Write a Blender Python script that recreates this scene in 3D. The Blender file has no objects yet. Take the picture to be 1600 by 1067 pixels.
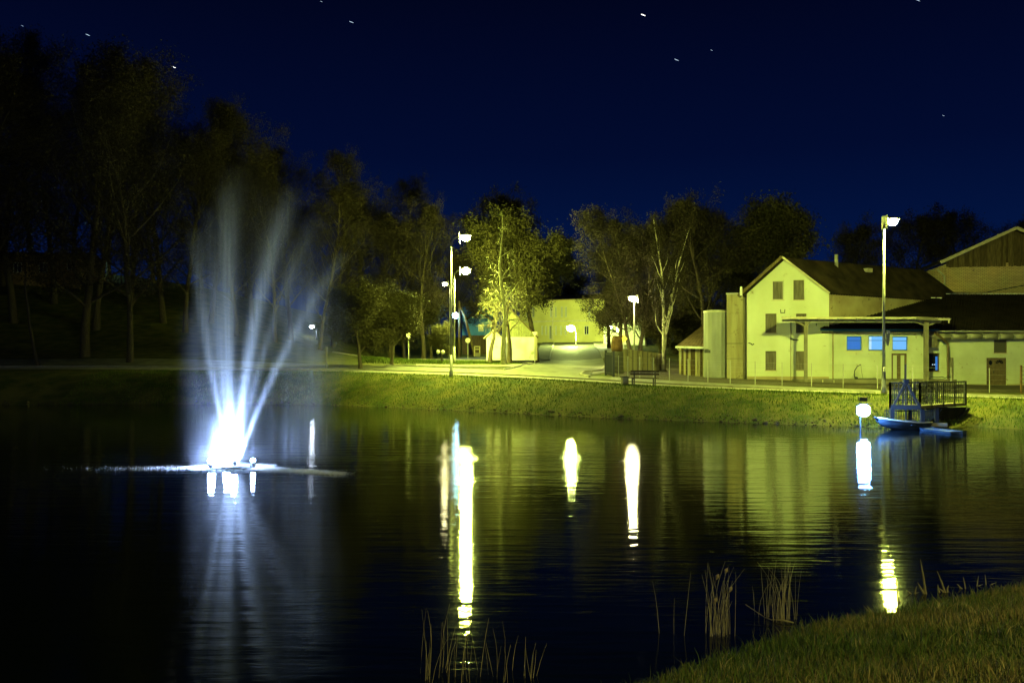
import bpy, math, random
import numpy as np
from mathutils import Vector, Matrix
from mathutils.geometry import delaunay_2d_cdt

random.seed(7)
rng = np.random.default_rng(7)
S = bpy.context.scene
COL = S.collection

# ------------------------------------------------------------------ camera, world, exposure
F, HZ, CH = 1400.0, 562.0, 2.95          # focal in photo pixels, horizon row, eye height over the water
cam_d = bpy.data.cameras.new('camera')
cam = bpy.data.objects.new('camera', cam_d)
COL.objects.link(cam)
cam.location = (0, 0, CH)
cam.rotation_euler = (math.radians(90), 0, 0)
cam_d.sensor_width = 36.0
cam_d.lens = 36.0 * F / 1600.0
cam_d.shift_y = (HZ - 533.5) / 1600.0
cam_d.clip_start = 0.05
cam_d.clip_end = 6000
S.camera = cam

W = bpy.data.worlds.new('World')
S.world = W
W.use_nodes = True
wn, wl = W.node_tree.nodes, W.node_tree.links
bg = wn['Background']
tc = wn.new('ShaderNodeTexCoord')
sp = wn.new('ShaderNodeSeparateXYZ')
rp = wn.new('ShaderNodeValToRGB')
wl.new(tc.outputs['Generated'], sp.inputs[0])
wl.new(sp.outputs['Z'], rp.inputs['Fac'])
cr = rp.color_ramp
cr.elements[0].position = 0.0
cr.elements[0].color = (0.0014, 0.0105, 0.058, 1)
cr.elements[1].position = 1.0
cr.elements[1].color = (0.0006, 0.0010, 0.008, 1)
for pos, c in ((0.10, (0.0009, 0.0080, 0.054, 1)), (0.22, (0.0006, 0.0036, 0.028, 1)), (0.40, (0.0004, 0.0013, 0.010, 1))):
    e = cr.elements.new(pos)
    e.color = c
wl.new(rp.outputs['Color'], bg.inputs['Color'])
bg.inputs['Strength'].default_value = 1.0

S.view_settings.view_transform = 'Standard'
S.view_settings.look = 'None'
S.view_settings.exposure = 0.0
S.view_settings.gamma = 1.0
S.view_settings.use_curve_mapping = False
S.render.engine = 'CYCLES'
cy = S.cycles
cy.use_denoising = True
cy.max_bounces = 6
cy.diffuse_bounces = 2
cy.glossy_bounces = 3
cy.transmission_bounces = 4
cy.transparent_max_bounces = 8
cy.volume_bounces = 0
cy.sample_clamp_indirect = 8.0
cy.use_light_tree = True
cy.volume_max_steps = 256

# ------------------------------------------------------------------ helpers
def XY(px, D):
    return ((px - 800.0) * D / F, D)

def Z(py, D):
    return CH + (HZ - py) * D / F

def P(px, py, D):
    return Vector(((px - 800.0) * D / F, D, Z(py, D)))

def tag(o, label=None, cat=None, group=None, kind=None):
    if label: o['label'] = label
    if cat: o['category'] = cat
    if group: o['group'] = group
    if kind: o['kind'] = kind
    return o

def thing(name, label, cat, loc, group=None):
    o = bpy.data.objects.new(name, None)
    o.empty_display_size = 0.3
    COL.objects.link(o)
    o.location = loc
    return tag(o, label, cat, group)

def wloc(o):
    v = Vector((0, 0, 0))
    while o is not None:
        v += Vector(o.location)
        o = o.parent
    return v

class MB:
    """collects shapes in world coordinates, built as one mesh object"""
    def __init__(s):
        s.v, s.f, s.m = [], [], []
    def add(s, vs, fs, mi=0):
        b = len(s.v)
        s.v.extend([tuple(v) for v in vs])
        s.f.extend([tuple(b + i for i in f) for f in fs])
        s.m.extend([mi] * len(fs))
    def obox(s, c, ax, ay, az, mi=0):
        c, ax, ay, az = Vector(c), Vector(ax), Vector(ay), Vector(az)
        vs = [c + sx * ax + sy * ay + sz * az for sz in (-1, 1) for sy in (-1, 1) for sx in (-1, 1)]
        s.add(vs, [(0, 2, 3, 1), (4, 5, 7, 6), (0, 1, 5, 4), (2, 6, 7, 3), (0, 4, 6, 2), (1, 3, 7, 5)], mi)
        return s
    def box(s, c, size, rz=0.0, mi=0):
        cx, sx = math.cos(rz), math.sin(rz)
        return s.obox(c, Vector((cx, sx, 0)) * size[0] / 2, Vector((-sx, cx, 0)) * size[1] / 2, Vector((0, 0, size[2] / 2)), mi)
    def bar(s, a, b, w, h=None, mi=0):
        a, b = Vector(a), Vector(b)
        d = b - a
        L = d.length
        d.normalize()
        up = Vector((0, 0, 1)) if abs(d.z) < 0.95 else Vector((0, 1, 0))
        x = d.cross(up).normalized()
        y = x.cross(d).normalized()
        return s.obox((a + b) / 2, x * w / 2, y * (h or w) / 2, d * L / 2, mi)
    def tube(s, pts, radii, n=8, mi=0, caps=True):
        pts = [Vector(p) for p in pts]
        if not hasattr(radii, '__len__'):
            radii = [radii] * len(pts)
        b = len(s.v)
        px = None
        for i, p in enumerate(pts):
            d = (pts[min(i + 1, len(pts) - 1)] - pts[max(i - 1, 0)])
            if d.length < 1e-9: d = Vector((0, 0, 1))
            d.normalize()
            if px is None:
                px = d.orthogonal().normalized()
            x = (px - d * px.dot(d))
            x = x.normalized() if x.length > 1e-6 else d.orthogonal().normalized()
            px = x
            y = d.cross(x)
            for k in range(n):
                a = 2 * math.pi * k / n
                s.v.append(tuple(p + (x * math.cos(a) + y * math.sin(a)) * radii[i]))
        for i in range(len(pts) - 1):
            for k in range(n):
                k2 = (k + 1) % n
                s.f.append((b + i * n + k, b + i * n + k2, b + (i + 1) * n + k2, b + (i + 1) * n + k))
                s.m.append(mi)
        if caps:
            s.f.append(tuple(b + k for k in reversed(range(n)))); s.m.append(mi)
            e = b + (len(pts) - 1) * n
            s.f.append(tuple(e + k for k in range(n))); s.m.append(mi)
        return s
    def lathe(s, c, prof, n=16, mi=0):
        c = Vector(c)
        b = len(s.v)
        for r, z in prof:
            for k in range(n):
                a = 2 * math.pi * k / n
                s.v.append((c.x + r * math.cos(a), c.y + r * math.sin(a), c.z + z))
        for i in range(len(prof) - 1):
            for k in range(n):
                k2 = (k + 1) % n
                s.f.append((b + i * n + k, b + i * n + k2, b + (i + 1) * n + k2, b + (i + 1) * n + k)); s.m.append(mi)
        s.f.append(tuple(b + k for k in reversed(range(n)))); s.m.append(mi)
        e = b + (len(prof) - 1) * n
        s.f.append(tuple(e + k for k in range(n))); s.m.append(mi)
        return s
    def ball(s, c, r, mi=0, n=10, m=6, sq=(1, 1, 1)):
        c = Vector(c)
        b = len(s.v)
        s.v.append((c.x, c.y, c.z - r * sq[2]))
        for j in range(1, m):
            th = math.pi * j / m
            for k in range(n):
                a = 2 * math.pi * k / n
                s.v.append((c.x + r * sq[0] * math.sin(th) * math.cos(a), c.y + r * sq[1] * math.sin(th) * math.sin(a), c.z - r * sq[2] * math.cos(th)))
        s.v.append((c.x, c.y, c.z + r * sq[2]))
        t = len(s.v) - 1
        for k in range(n):
            k2 = (k + 1) % n
            s.f.append((b, b + 1 + k2, b + 1 + k)); s.m.append(mi)
            for j in range(m - 2):
                o = b + 1 + j * n
                s.f.append((o + k, o + k2, o + n + k2, o + n + k)); s.m.append(mi)
            o = b + 1 + (m - 2) * n
            s.f.append((o + k, o + k2, t)); s.m.append(mi)
        return s
    def build(s, name, mats, parent=None, smooth=False, label=None, kind=None, off=None):
        if off is None:
            off = wloc(parent) if parent is not None else Vector((0, 0, 0))
        me = bpy.data.meshes.new(name)
        me.from_pydata([(x - off.x, y - off.y, z - off.z) for x, y, z in s.v], [], s.f)
        if not isinstance(mats, (list, tuple)): mats = [mats]
        for m in mats: me.materials.append(m)
        if len(mats) > 1:
            me.polygons.foreach_set('material_index', s.m)
        if smooth:
            me.polygons.foreach_set('use_smooth', [True] * len(me.polygons))
        o = bpy.data.objects.new(name, me)
        COL.objects.link(o)
        o.parent = parent
        return tag(o, label, None, None, kind)

def np_mesh(name, verts, faces_flat, loop_tot, mats, parent=None, mat_idx=None, cols=None, smooth=False):
    me = bpy.data.meshes.new(name)
    me.vertices.add(len(verts))
    me.vertices.foreach_set('co', np.asarray(verts, dtype=np.float32).ravel())
    lt = np.asarray(loop_tot, dtype=np.int32)
    me.loops.add(int(lt.sum()))
    me.loops.foreach_set('vertex_index', np.asarray(faces_flat, dtype=np.int32))
    me.polygons.add(len(lt))
    me.polygons.foreach_set('loop_start', (np.cumsum(lt) - lt).astype(np.int32))
    me.polygons.foreach_set('loop_total', lt)
    if smooth: me.polygons.foreach_set('use_smooth', np.ones(len(lt), dtype=bool))
    for m in (mats if isinstance(mats, (list, tuple)) else [mats]): me.materials.append(m)
    if mat_idx is not None: me.polygons.foreach_set('material_index', np.asarray(mat_idx, dtype=np.int32))
    me.update(calc_edges=True)
    if cols is not None:
        a = me.color_attributes.new('tint', 'FLOAT_COLOR', 'POINT')
        a.data.foreach_set('color', np.asarray(cols, dtype=np.float32).ravel())
    o = bpy.data.objects.new(name, me)
    COL.objects.link(o)
    o.parent = parent
    return o

def part_copy(src, parent, off, name=None):
    c = src.copy()
    COL.objects.link(c)
    c.parent = parent
    c.location = Vector(src.location) + Vector(off)
    return c

def dup(root, loc, rz=0.0, sc=1.0, label=None, group=None):
    kids = {}
    for o in root.children: kids[o] = list(o.children)
    r = root.copy()
    COL.objects.link(r)
    r.location = loc
    r.rotation_euler = (0, 0, rz)
    r.scale = (sc, sc, sc) if not hasattr(sc, '__len__') else sc
    if label: r['label'] = label
    if group: r['group'] = group
    for ch, gs in kids.items():
        c = ch.copy(); COL.objects.link(c); c.parent = r
        for g in gs:
            d = g.copy(); COL.objects.link(d); d.parent = c
    return r

# ------------------------------------------------------------------ materials
def mat(name, col, rough=0.8, col2=None, scale=4.0, detail=4.0, metal=0.0, bump=0.0, bscale=None, spec=0.3, stretch=(1, 1, 1), ramp=(0.35, 0.65), bdist=0.02, stain=None):
    m = bpy.data.materials.new(name)
    m.use_nodes = True
    n, l = m.node_tree.nodes, m.node_tree.links
    b = n['Principled BSDF']
    b.inputs['Roughness'].default_value = rough
    b.inputs['Metallic'].default_value = metal
    b.inputs['Specular IOR Level'].default_value = spec
    b.inputs['Base Color'].default_value = (*col, 1)
    if col2 is not None or bump:
        t = n.new('ShaderNodeTexCoord')
        mp = n.new('ShaderNodeMapping')
        mp.inputs['Scale'].default_value = stretch
        l.new(t.outputs['Object'], mp.inputs['Vector'])
    last = None
    if col2 is not None:
        ns = n.new('ShaderNodeTexNoise')
        ns.inputs['Scale'].default_value = scale
        ns.inputs['Detail'].default_value = detail
        l.new(mp.outputs[0], ns.inputs['Vector'])
        r = n.new('ShaderNodeValToRGB')
        r.color_ramp.elements[0].position, r.color_ramp.elements[1].position = ramp
        r.color_ramp.elements[0].color = (*col, 1)
        r.color_ramp.elements[1].color = (*col2, 1)
        l.new(ns.outputs['Fac'], r.inputs['Fac'])
        last = r.outputs['Color']
        if stain is not None:      # worn, dirty marks: (colour, scale, threshold)
            n2 = n.new('ShaderNodeTexNoise')
            n2.inputs['Scale'].default_value = stain[1]
            n2.inputs['Detail'].default_value = 7
            n2.inputs['Roughness'].default_value = 0.7
            l.new(t.outputs['Object'], n2.inputs['Vector'])
            r2 = n.new('ShaderNodeValToRGB')
            r2.color_ramp.elements[0].position = stain[2]
            r2.color_ramp.elements[1].position = stain[2] + 0.08
            l.new(n2.outputs['Fac'], r2.inputs['Fac'])
            mx = n.new('ShaderNodeMix')
            mx.data_type = 'RGBA'
            l.new(r2.outputs['Color'], mx.inputs['Factor'])
            l.new(last, mx.inputs['A'])
            mx.inputs['B'].default_value = (*stain[0], 1)
            last = mx.outputs['Result']
        l.new(last, b.inputs['Base Color'])
    if bump:
        nb = n.new('ShaderNodeTexNoise')
        nb.inputs['Scale'].default_value = bscale or scale * 3
        nb.inputs['Detail'].default_value = 5
        l.new(mp.outputs[0], nb.inputs['Vector'])
        bp = n.new('ShaderNodeBump')
        bp.inputs['Strength'].default_value = bump
        bp.inputs['Distance'].default_value = bdist
        l.new(nb.outputs['Fac'], bp.inputs['Height'])
        l.new(bp.outputs['Normal'], b.inputs['Normal'])
    return m

def emis(name, col, s, base=0.02):
    m = bpy.data.materials.new(name)
    m.use_nodes = True
    b = m.node_tree.nodes['Principled BSDF']
    b.inputs['Base Color'].default_value = (base, base, base, 1)
    b.inputs['Roughness'].default_value = 0.35
    b.inputs['Emission Color'].default_value = (*col, 1)
    b.inputs['Emission Strength'].default_value = s
    return m

def tint_mat(name, rough=0.8, transl=0.0):
    m = bpy.data.materials.new(name)
    m.use_nodes = True
    n, l = m.node_tree.nodes, m.node_tree.links
    b = n['Principled BSDF']
    b.inputs['Roughness'].default_value = rough
    b.inputs['Specular IOR Level'].default_value = 0.2
    a = n.new('ShaderNodeVertexColor')
    a.layer_name = 'tint'
    l.new(a.outputs['Color'], b.inputs['Base Color'])
    return m

SOD = (0.86, 1.0, 0.135)           # greenish yellow of the street lamps
SODW = (1.0, 0.92, 0.42)
COLD = (0.38, 0.56, 1.0)          # blue white of the fountain floodlights
M = {}
M['grass_soil'] = mat('grass_soil', (0.04, 0.062, 0.008), 0.95, (0.13, 0.12, 0.026), 0.9, 8, bump=0.9, bscale=14, bdist=0.08)
M['asphalt'] = mat('asphalt', (0.12, 0.125, 0.10), 0.72, (0.21, 0.21, 0.17), 1.1, 8, bump=0.4, bscale=30, spec=0.4)
M['street_asphalt'] = mat('street_asphalt', (0.05, 0.048, 0.04), 0.75, (0.075, 0.07, 0.06), 1.5, 8, bump=0.4, bscale=30, spec=0.4)
M['paving'] = mat('paving', (0.25, 0.24, 0.20), 0.8, (0.34, 0.33, 0.28), 2.0, 6, bump=0.3, bscale=20)
M['kerb'] = mat('kerb', (0.35, 0.34, 0.30), 0.8, (0.25, 0.24, 0.2), 3, 5)
M['gravel'] = mat('gravel', (0.055, 0.045, 0.028), 0.95, (0.10, 0.085, 0.055), 3.0, 10, bump=0.8, bscale=25, bdist=0.05)
M['plaster'] = mat('plaster', (0.60, 0.64, 0.50), 0.85, (0.50, 0.53, 0.38), 0.55, 9, bump=0.25, bscale=6, stretch=(1, 1, 0.6), stain=((0.30, 0.28, 0.17), 1.3, 0.62))
M['plaster2'] = mat('plaster2', (0.58, 0.63, 0.48), 0.85, (0.48, 0.52, 0.37), 0.8, 9, bump=0.25, bscale=6, stain=((0.28, 0.25, 0.15), 2.2, 0.62))
M['old_plaster'] = mat('old_plaster', (0.42, 0.36, 0.22), 0.9, (0.30, 0.24, 0.14), 0.8, 9, bump=0.3, bscale=8, stain=((0.12, 0.10, 0.06), 1.5, 0.60))
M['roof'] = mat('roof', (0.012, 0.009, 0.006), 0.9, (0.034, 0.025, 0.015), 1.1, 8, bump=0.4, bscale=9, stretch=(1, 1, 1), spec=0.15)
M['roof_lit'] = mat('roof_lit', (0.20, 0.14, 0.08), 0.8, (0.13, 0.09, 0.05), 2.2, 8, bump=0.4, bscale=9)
M['trim'] = mat('trim', (0.55, 0.50, 0.38), 0.7, (0.42, 0.38, 0.28), 3, 5)
M['dark_wood'] = mat('dark_wood', (0.10, 0.07, 0.035), 0.85, (0.055, 0.04, 0.02), 3, 8, bump=0.4, stretch=(4, 4, 0.5))
M['dark_wood_b'] = mat('dark_wood_b', (0.16, 0.12, 0.06), 0.85, (0.08, 0.06, 0.03), 3, 8, bump=0.4, stretch=(4, 4, 0.5))
M['pale_wood'] = mat('pale_wood', (0.42, 0.38, 0.24), 0.85, (0.30, 0.26, 0.15), 3, 8, bump=0.3, stretch=(4, 4, 0.5))
M['window_frame'] = mat('window_frame', (0.5, 0.5, 0.42), 0.6)
M['brown_frame'] = mat('brown_frame', (0.16, 0.12, 0.07), 0.6, (0.11, 0.08, 0.05), 5, 4)
M['curtain_glass'] = mat('curtain_glass', (0.15, 0.13, 0.10), 0.6, (0.085, 0.075, 0.055), 2.5, 4, spec=0.2, stretch=(3, 3, 0.4))
M['dark_glass'] = mat('dark_glass', (0.012, 0.014, 0.016), 0.12, spec=0.8)
M['grey_glass'] = mat('grey_glass', (0.09, 0.085, 0.06), 0.2, spec=0.6)
M['blue_lit'] = emis('blue_lit', (0.02, 0.17, 0.62), 0.95)
M['blue_pale'] = emis('blue_pale', (0.16, 0.50, 1.0), 1.0)
M['blue_white'] = emis('blue_white', (0.5, 0.8, 1.0), 1.0)
M['blue_frame'] = mat('blue_frame', (0.02, 0.10, 0.22), 0.5)
M['metal'] = mat('metal', (0.30, 0.30, 0.28), 0.45, (0.22, 0.22, 0.2), 6, 4, metal=0.5)
M['galv'] = mat('galv', (0.42, 0.42, 0.38), 0.5, (0.34, 0.34, 0.3), 5, 4, metal=0.3)
M['dark_metal'] = mat('dark_metal', (0.018, 0.021, 0.028), 0.5, spec=0.5)
M['rack_metal'] = mat('rack_metal', (0.035, 0.04, 0.05), 0.6)
M['tank'] = mat('tank', (0.27, 0.28, 0.27), 0.55, (0.20, 0.21, 0.2), 1.2, 6, metal=0.2, stretch=(1, 1, .3))
M['concrete'] = mat('concrete', (0.34, 0.31, 0.19), 0.9, (0.22, 0.19, 0.11), 1.2, 8, bump=0.3, stretch=(2, 2, 0.25), stain=((0.13, 0.10, 0.06), 1.0, 0.58))
M['concrete_dark'] = mat('concrete_dark', (0.05, 0.05, 0.045), 0.9, (0.09, 0.085, 0.07), 1.2, 8, bump=0.4)
M['concrete_pale'] = mat('concrete_pale', (0.22, 0.20, 0.15), 0.9, (0.15, 0.14, 0.10), 1.2, 8, bump=0.3)
M['outlet'] = mat('outlet', (0.012, 0.013, 0.015), 0.95, (0.03, 0.03, 0.03), 2, 6, bump=0.4)  # shade under the deck put into the concrete colour
M['white_paint'] = mat('white_paint', (0.78, 0.79, 0.76), 0.8, (0.66, 0.68, 0.62), 0.7, 7, bump=0.2, stain=((0.35, 0.36, 0.22), 0.8, 0.57))
M['green_board'] = mat('green_board', (0.25, 0.26, 0.13), 0.85, (0.18, 0.18, 0.09), 3, 5)
M['blue_house'] = mat('blue_house', (0.05, 0.17, 0.42), 0.85, (0.07, 0.22, 0.5), 1.2, 6)  # blue deepened to stand in for the cold lamp's light
M['far_wall'] = mat('far_wall', (0.58, 0.54, 0.20), 0.9, (0.46, 0.42, 0.15), 0.5, 8)
M['far_wall_b'] = mat('far_wall_b', (0.62, 0.62, 0.5), 0.9, (0.5, 0.5, 0.4), 0.5, 8)
M['brown_wall'] = mat('brown_wall', (0.22, 0.15, 0.08), 0.9, (0.15, 0.10, 0.05), 0.8, 8)
M['bark'] = mat('bark', (0.05, 0.04, 0.025), 0.95, (0.085, 0.07, 0.045), 5, 8, bump=0.8, bscale=14, stretch=(3, 3, .5), bdist=.04)
M['bark_lamp_lit'] = mat('bark_lamp_lit', (0.22, 0.22, 0.12), 0.95, (0.13, 0.125, 0.07), 5, 8, bump=0.8, bscale=14, bdist=.04)  # paler greenish bark, the street lamp's light put into its colour
M['bark_birch'] = mat('bark_birch', (0.50, 0.47, 0.38), 0.85, (0.10, 0.09, 0.07), 3.0, 8, ramp=(0.5, 0.68), stretch=(1, 1, .6))
M['twig'] = mat('twig', (0.030, 0.023, 0.015), 0.9)
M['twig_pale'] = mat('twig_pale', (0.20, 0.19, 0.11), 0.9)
M['leaf'] = mat('leaf', (0.050, 0.044, 0.014), 0.8, (0.030, 0.028, 0.008), 0.35, 4)
M['leaf_bud'] = mat('leaf_bud', (0.034, 0.026, 0.012), 0.8, (0.022, 0.017, 0.008), 0.35, 4)
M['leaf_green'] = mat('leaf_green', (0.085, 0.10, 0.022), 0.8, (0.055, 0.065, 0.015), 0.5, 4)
M['duct'] = mat('duct', (0.33, 0.32, 0.25), 0.55, (0.26, 0.25, 0.19), 2, 6, metal=0.15)
M['boat_blue'] = mat('boat_blue', (0.014, 0.026, 0.045), 0.35, (0.06, 0.09, 0.13), 2.2, 7, spec=0.5, stretch=(.6, .6, 3))
M['boat_in'] = mat('boat_in', (0.06, 0.10, 0.18), 0.6)
M['sign_white'] = mat('sign_white', (0.6, 0.58, 0.52), 0.6)
M['sign_yellow'] = mat('sign_yellow', (0.75, 0.6, 0.08), 0.5)
M['rust'] = mat('rust', (0.16, 0.09, 0.04), 0.9, (0.09, 0.05, 0.03), 4, 7)
M['reed'] = mat('reed', (0.25, 0.21, 0.11), 0.85, (0.12, 0.10, 0.05), 4, 4)
M['reed_head'] = mat('reed_head', (0.20, 0.15, 0.09), 0.95)
M['blade'] = tint_mat('blade')

def brick_mat(name, c1, c2, mortar, sc=1.0):
    m = bpy.data.materials.new(name)
    m.use_nodes = True
    n, l = m.node_tree.nodes, m.node_tree.links
    b = n['Principled BSDF']
    b.inputs['Roughness'].default_value = 0.9
    t = n.new('ShaderNodeTexCoord')
    s1 = n.new('ShaderNodeSeparateXYZ')
    c = n.new('ShaderNodeCombineXYZ')
    l.new(t.outputs['Object'], s1.inputs[0])
    l.new(s1.outputs['X'], c.inputs['X']); l.new(s1.outputs['Z'], c.inputs['Y'])
    br = n.new('ShaderNodeTexBrick')
    br.inputs['Scale'].default_value = sc
    br.inputs['Color1'].default_value = (*c1, 1); br.inputs['Color2'].default_value = (*c2, 1); br.inputs['Mortar'].default_value = (*mortar, 1)
    br.inputs['Mortar Size'].default_value = 0.018
    br.inputs['Brick Width'].default_value = 0.30
    br.inputs['Row Height'].default_value = 0.115
    l.new(c.outputs[0], br.inputs['Vector'])
    ns = n.new('ShaderNodeTexNoise'); ns.inputs['Scale'].default_value = 0.7; ns.inputs['Detail'].default_value = 8
    l.new(t.outputs['Object'], ns.inputs['Vector'])
    mx = n.new('ShaderNodeMix'); mx.data_type = 'RGBA'; mx.blend_type = 'MULTIPLY'
    mx.inputs['Factor'].default_value = 0.28
    l.new(br.outputs['Color'], mx.inputs['A']); l.new(ns.outputs['Color'], mx.inputs['B'])
    l.new(mx.outputs['Result'], b.inputs['Base Color'])
    bp = n.new('ShaderNodeBump'); bp.inputs['Strength'].default_value = 0.5; bp.inputs['Distance'].default_value = 0.02
    l.new(br.outputs['Fac'], bp.inputs['Height']); bp.invert = True
    l.new(bp.outputs['Normal'], b.inputs['Normal'])
    return m
M['brick'] = brick_mat('brick', (0.72, 0.56, 0.30), (0.58, 0.44, 0.23), (0.25, 0.20, 0.12))

def water_mat():
    m = bpy.data.materials.new('water')
    m.use_nodes = True
    n, l = m.node_tree.nodes, m.node_tree.links
    b = n['Principled BSDF']
    b.inputs['Base Color'].default_value = (0.0015, 0.003, 0.005, 1)
    b.inputs['IOR'].default_value = 1.33
    b.inputs['Specular IOR Level'].default_value = 0.5
    t = n.new('ShaderNodeTexCoord')
    # calm pond, ruffled in a ring round the fountain
    vd = n.new('ShaderNodeVectorMath'); vd.operation = 'DISTANCE'
    vd.inputs[1].default_value = (-0.5, 26.0, 0)
    mv = n.new('ShaderNodeMapping'); mv.inputs['Scale'].default_value = (0.42, 1, 1)
    l.new(t.outputs['Object'], mv.inputs['Vector']); l.new(mv.outputs[0], vd.inputs[0])
    mr = n.new('ShaderNodeMapRange')
    mr.inputs['From Min'].default_value = 0.5; mr.inputs['From Max'].default_value = 8.5
    mr.inputs['To Min'].default_value = 1.0; mr.inputs['To Max'].default_value = 0.0
    mr.interpolation_type = 'SMOOTHSTEP'
    l.new(vd.outputs['Value'], mr.inputs['Value'])
    big = n.new('ShaderNodeTexNoise'); big.inputs['Scale'].default_value = 0.16; big.inputs['Detail'].default_value = 2
    mb = n.new('ShaderNodeMapping'); mb.inputs['Scale'].default_value = (0.5, 2.2, 1)
    l.new(t.outputs['Object'], mb.inputs['Vector']); l.new(mb.outputs[0], big.inputs['Vector'])
    mr2 = n.new('ShaderNodeMapRange')
    mr2.inputs['From Min'].default_value = 0.40; mr2.inputs['From Max'].default_value = 0.62
    mr2.inputs['To Min'].default_value = 0.4; mr2.inputs['To Max'].default_value = 1.0
    l.new(big.outputs['Fac'], mr2.inputs['Value'])
    ruff = n.new('ShaderNodeMath'); ruff.operation = 'MULTIPLY'
    l.new(mr.outputs[0], ruff.inputs[0]); l.new(mr2.outputs[0], ruff.inputs[1])
    rr = n.new('ShaderNodeMapRange')
    rr.inputs['To Min'].default_value = 0.036; rr.inputs['To Max'].default_value = 0.075
    l.new(ruff.outputs[0], rr.inputs['Value'])
    l.new(rr.outputs[0], b.inputs['Roughness'])
    n1 = n.new('ShaderNodeTexNoise'); n1.inputs['Scale'].default_value = 4.5; n1.inputs['Detail'].default_value = 5
    n2 = n.new('ShaderNodeTexNoise'); n2.inputs['Scale'].default_value = 1.3; n2.inputs['Detail'].default_value = 2
    mp = n.new('ShaderNodeMapping'); mp.inputs['Scale'].default_value = (0.32, 1.7, 1)
    l.new(t.outputs['Object'], mp.inputs['Vector'])
    l.new(mp.outputs[0], n1.inputs['Vector']); l.new(mp.outputs[0], n2.inputs['Vector'])
    ad = n.new('ShaderNodeMath'); ad.operation = 'MULTIPLY_ADD'
    l.new(n2.outputs['Fac'], ad.inputs[0]); ad.inputs[1].default_value = 2.2
    l.new(n1.outputs['Fac'], ad.inputs[2])
    n3 = n.new('ShaderNodeTexNoise'); n3.inputs['Scale'].default_value = 3.2; n3.inputs['Detail'].default_value = 5; n3.inputs['Roughness'].default_value = .65
    m3 = n.new('ShaderNodeMapping'); m3.inputs['Scale'].default_value = (1.1, 1.6, 1)
    l.new(t.outputs['Object'], m3.inputs['Vector']); l.new(m3.outputs[0], n3.inputs['Vector'])
    k3 = n.new('ShaderNodeMath'); k3.operation = 'MULTIPLY'; l.new(n3.outputs['Fac'], k3.inputs[0]); l.new(ruff.outputs[0], k3.inputs[1])
    a3 = n.new('ShaderNodeMath'); a3.operation = 'MULTIPLY_ADD'; l.new(k3.outputs[0], a3.inputs[0]); a3.inputs[1].default_value = 1.0; l.new(ad.outputs[0], a3.inputs[2])
    ad = a3
    bp = n.new('ShaderNodeBump')
    bp.inputs['Distance'].default_value = 0.030
    st = n.new('ShaderNodeMapRange')
    st.inputs['To Min'].default_value = 0.135; st.inputs['To Max'].default_value = 0.24
    l.new(ruff.outputs[0], st.inputs['Value'])
    l.new(st.outputs[0], bp.inputs['Strength'])
    l.new(ad.outputs[0], bp.inputs['Height'])
    l.new(bp.outputs['Normal'], b.inputs['Normal'])
    return m
M['water'] = water_mat()

# ------------------------------------------------------------------ ground shape
POND = np.array([(-16, 4.2), (-6, 5.4), (-2, 6.6), (0.72, 7.7), (1.9, 8.75), (3.2, 9.85), (4.6, 10.6), (5.7, 11.15), (6.9, 11.8), (9.5, 13.0), (14, 15.2), (22, 18.5),
                 (30, 23), (33, 29), (29, 34.5), (24.5, 36.9), (21.6, 38.0), (20.2, 39.6), (19.0, 38.9), (17.6, 38.9), (16.2, 39.2), (13.2, 40.6), (9.8, 42.6), (6.3, 44.4), (3.6, 46.6), (1.5, 48.4), (-1.2, 50.8), (-3.8, 52.8),
                 (-8, 56.2), (-12.6, 58.6), (-22, 59.4), (-34, 59.0), (-50, 56), (-58, 45), (-60, 25), (-50, 9), (-30, 4.2)], dtype=float)

def seg_dist(X, Y, poly):
    d = np.full(X.shape, 1e9)
    inside = np.zeros(X.shape, bool)
    n = len(poly)
    for i in range(n):
        x0, y0 = poly[i]; x1, y1 = poly[(i + 1) % n]
        dx, dy = x1 - x0, y1 - y0
        t = np.clip(((X - x0) * dx + (Y - y0) * dy) / (dx * dx + dy * dy), 0, 1)
        d = np.minimum(d, np.hypot(X - x0 - t * dx, Y - y0 - t * dy))
        c = ((y0 > Y) != (y1 > Y)) & (X < (x1 - x0) * (Y - y0) / (y1 - y0 + 1e-12) + x0)
        inside ^= c
    return d, inside

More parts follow.
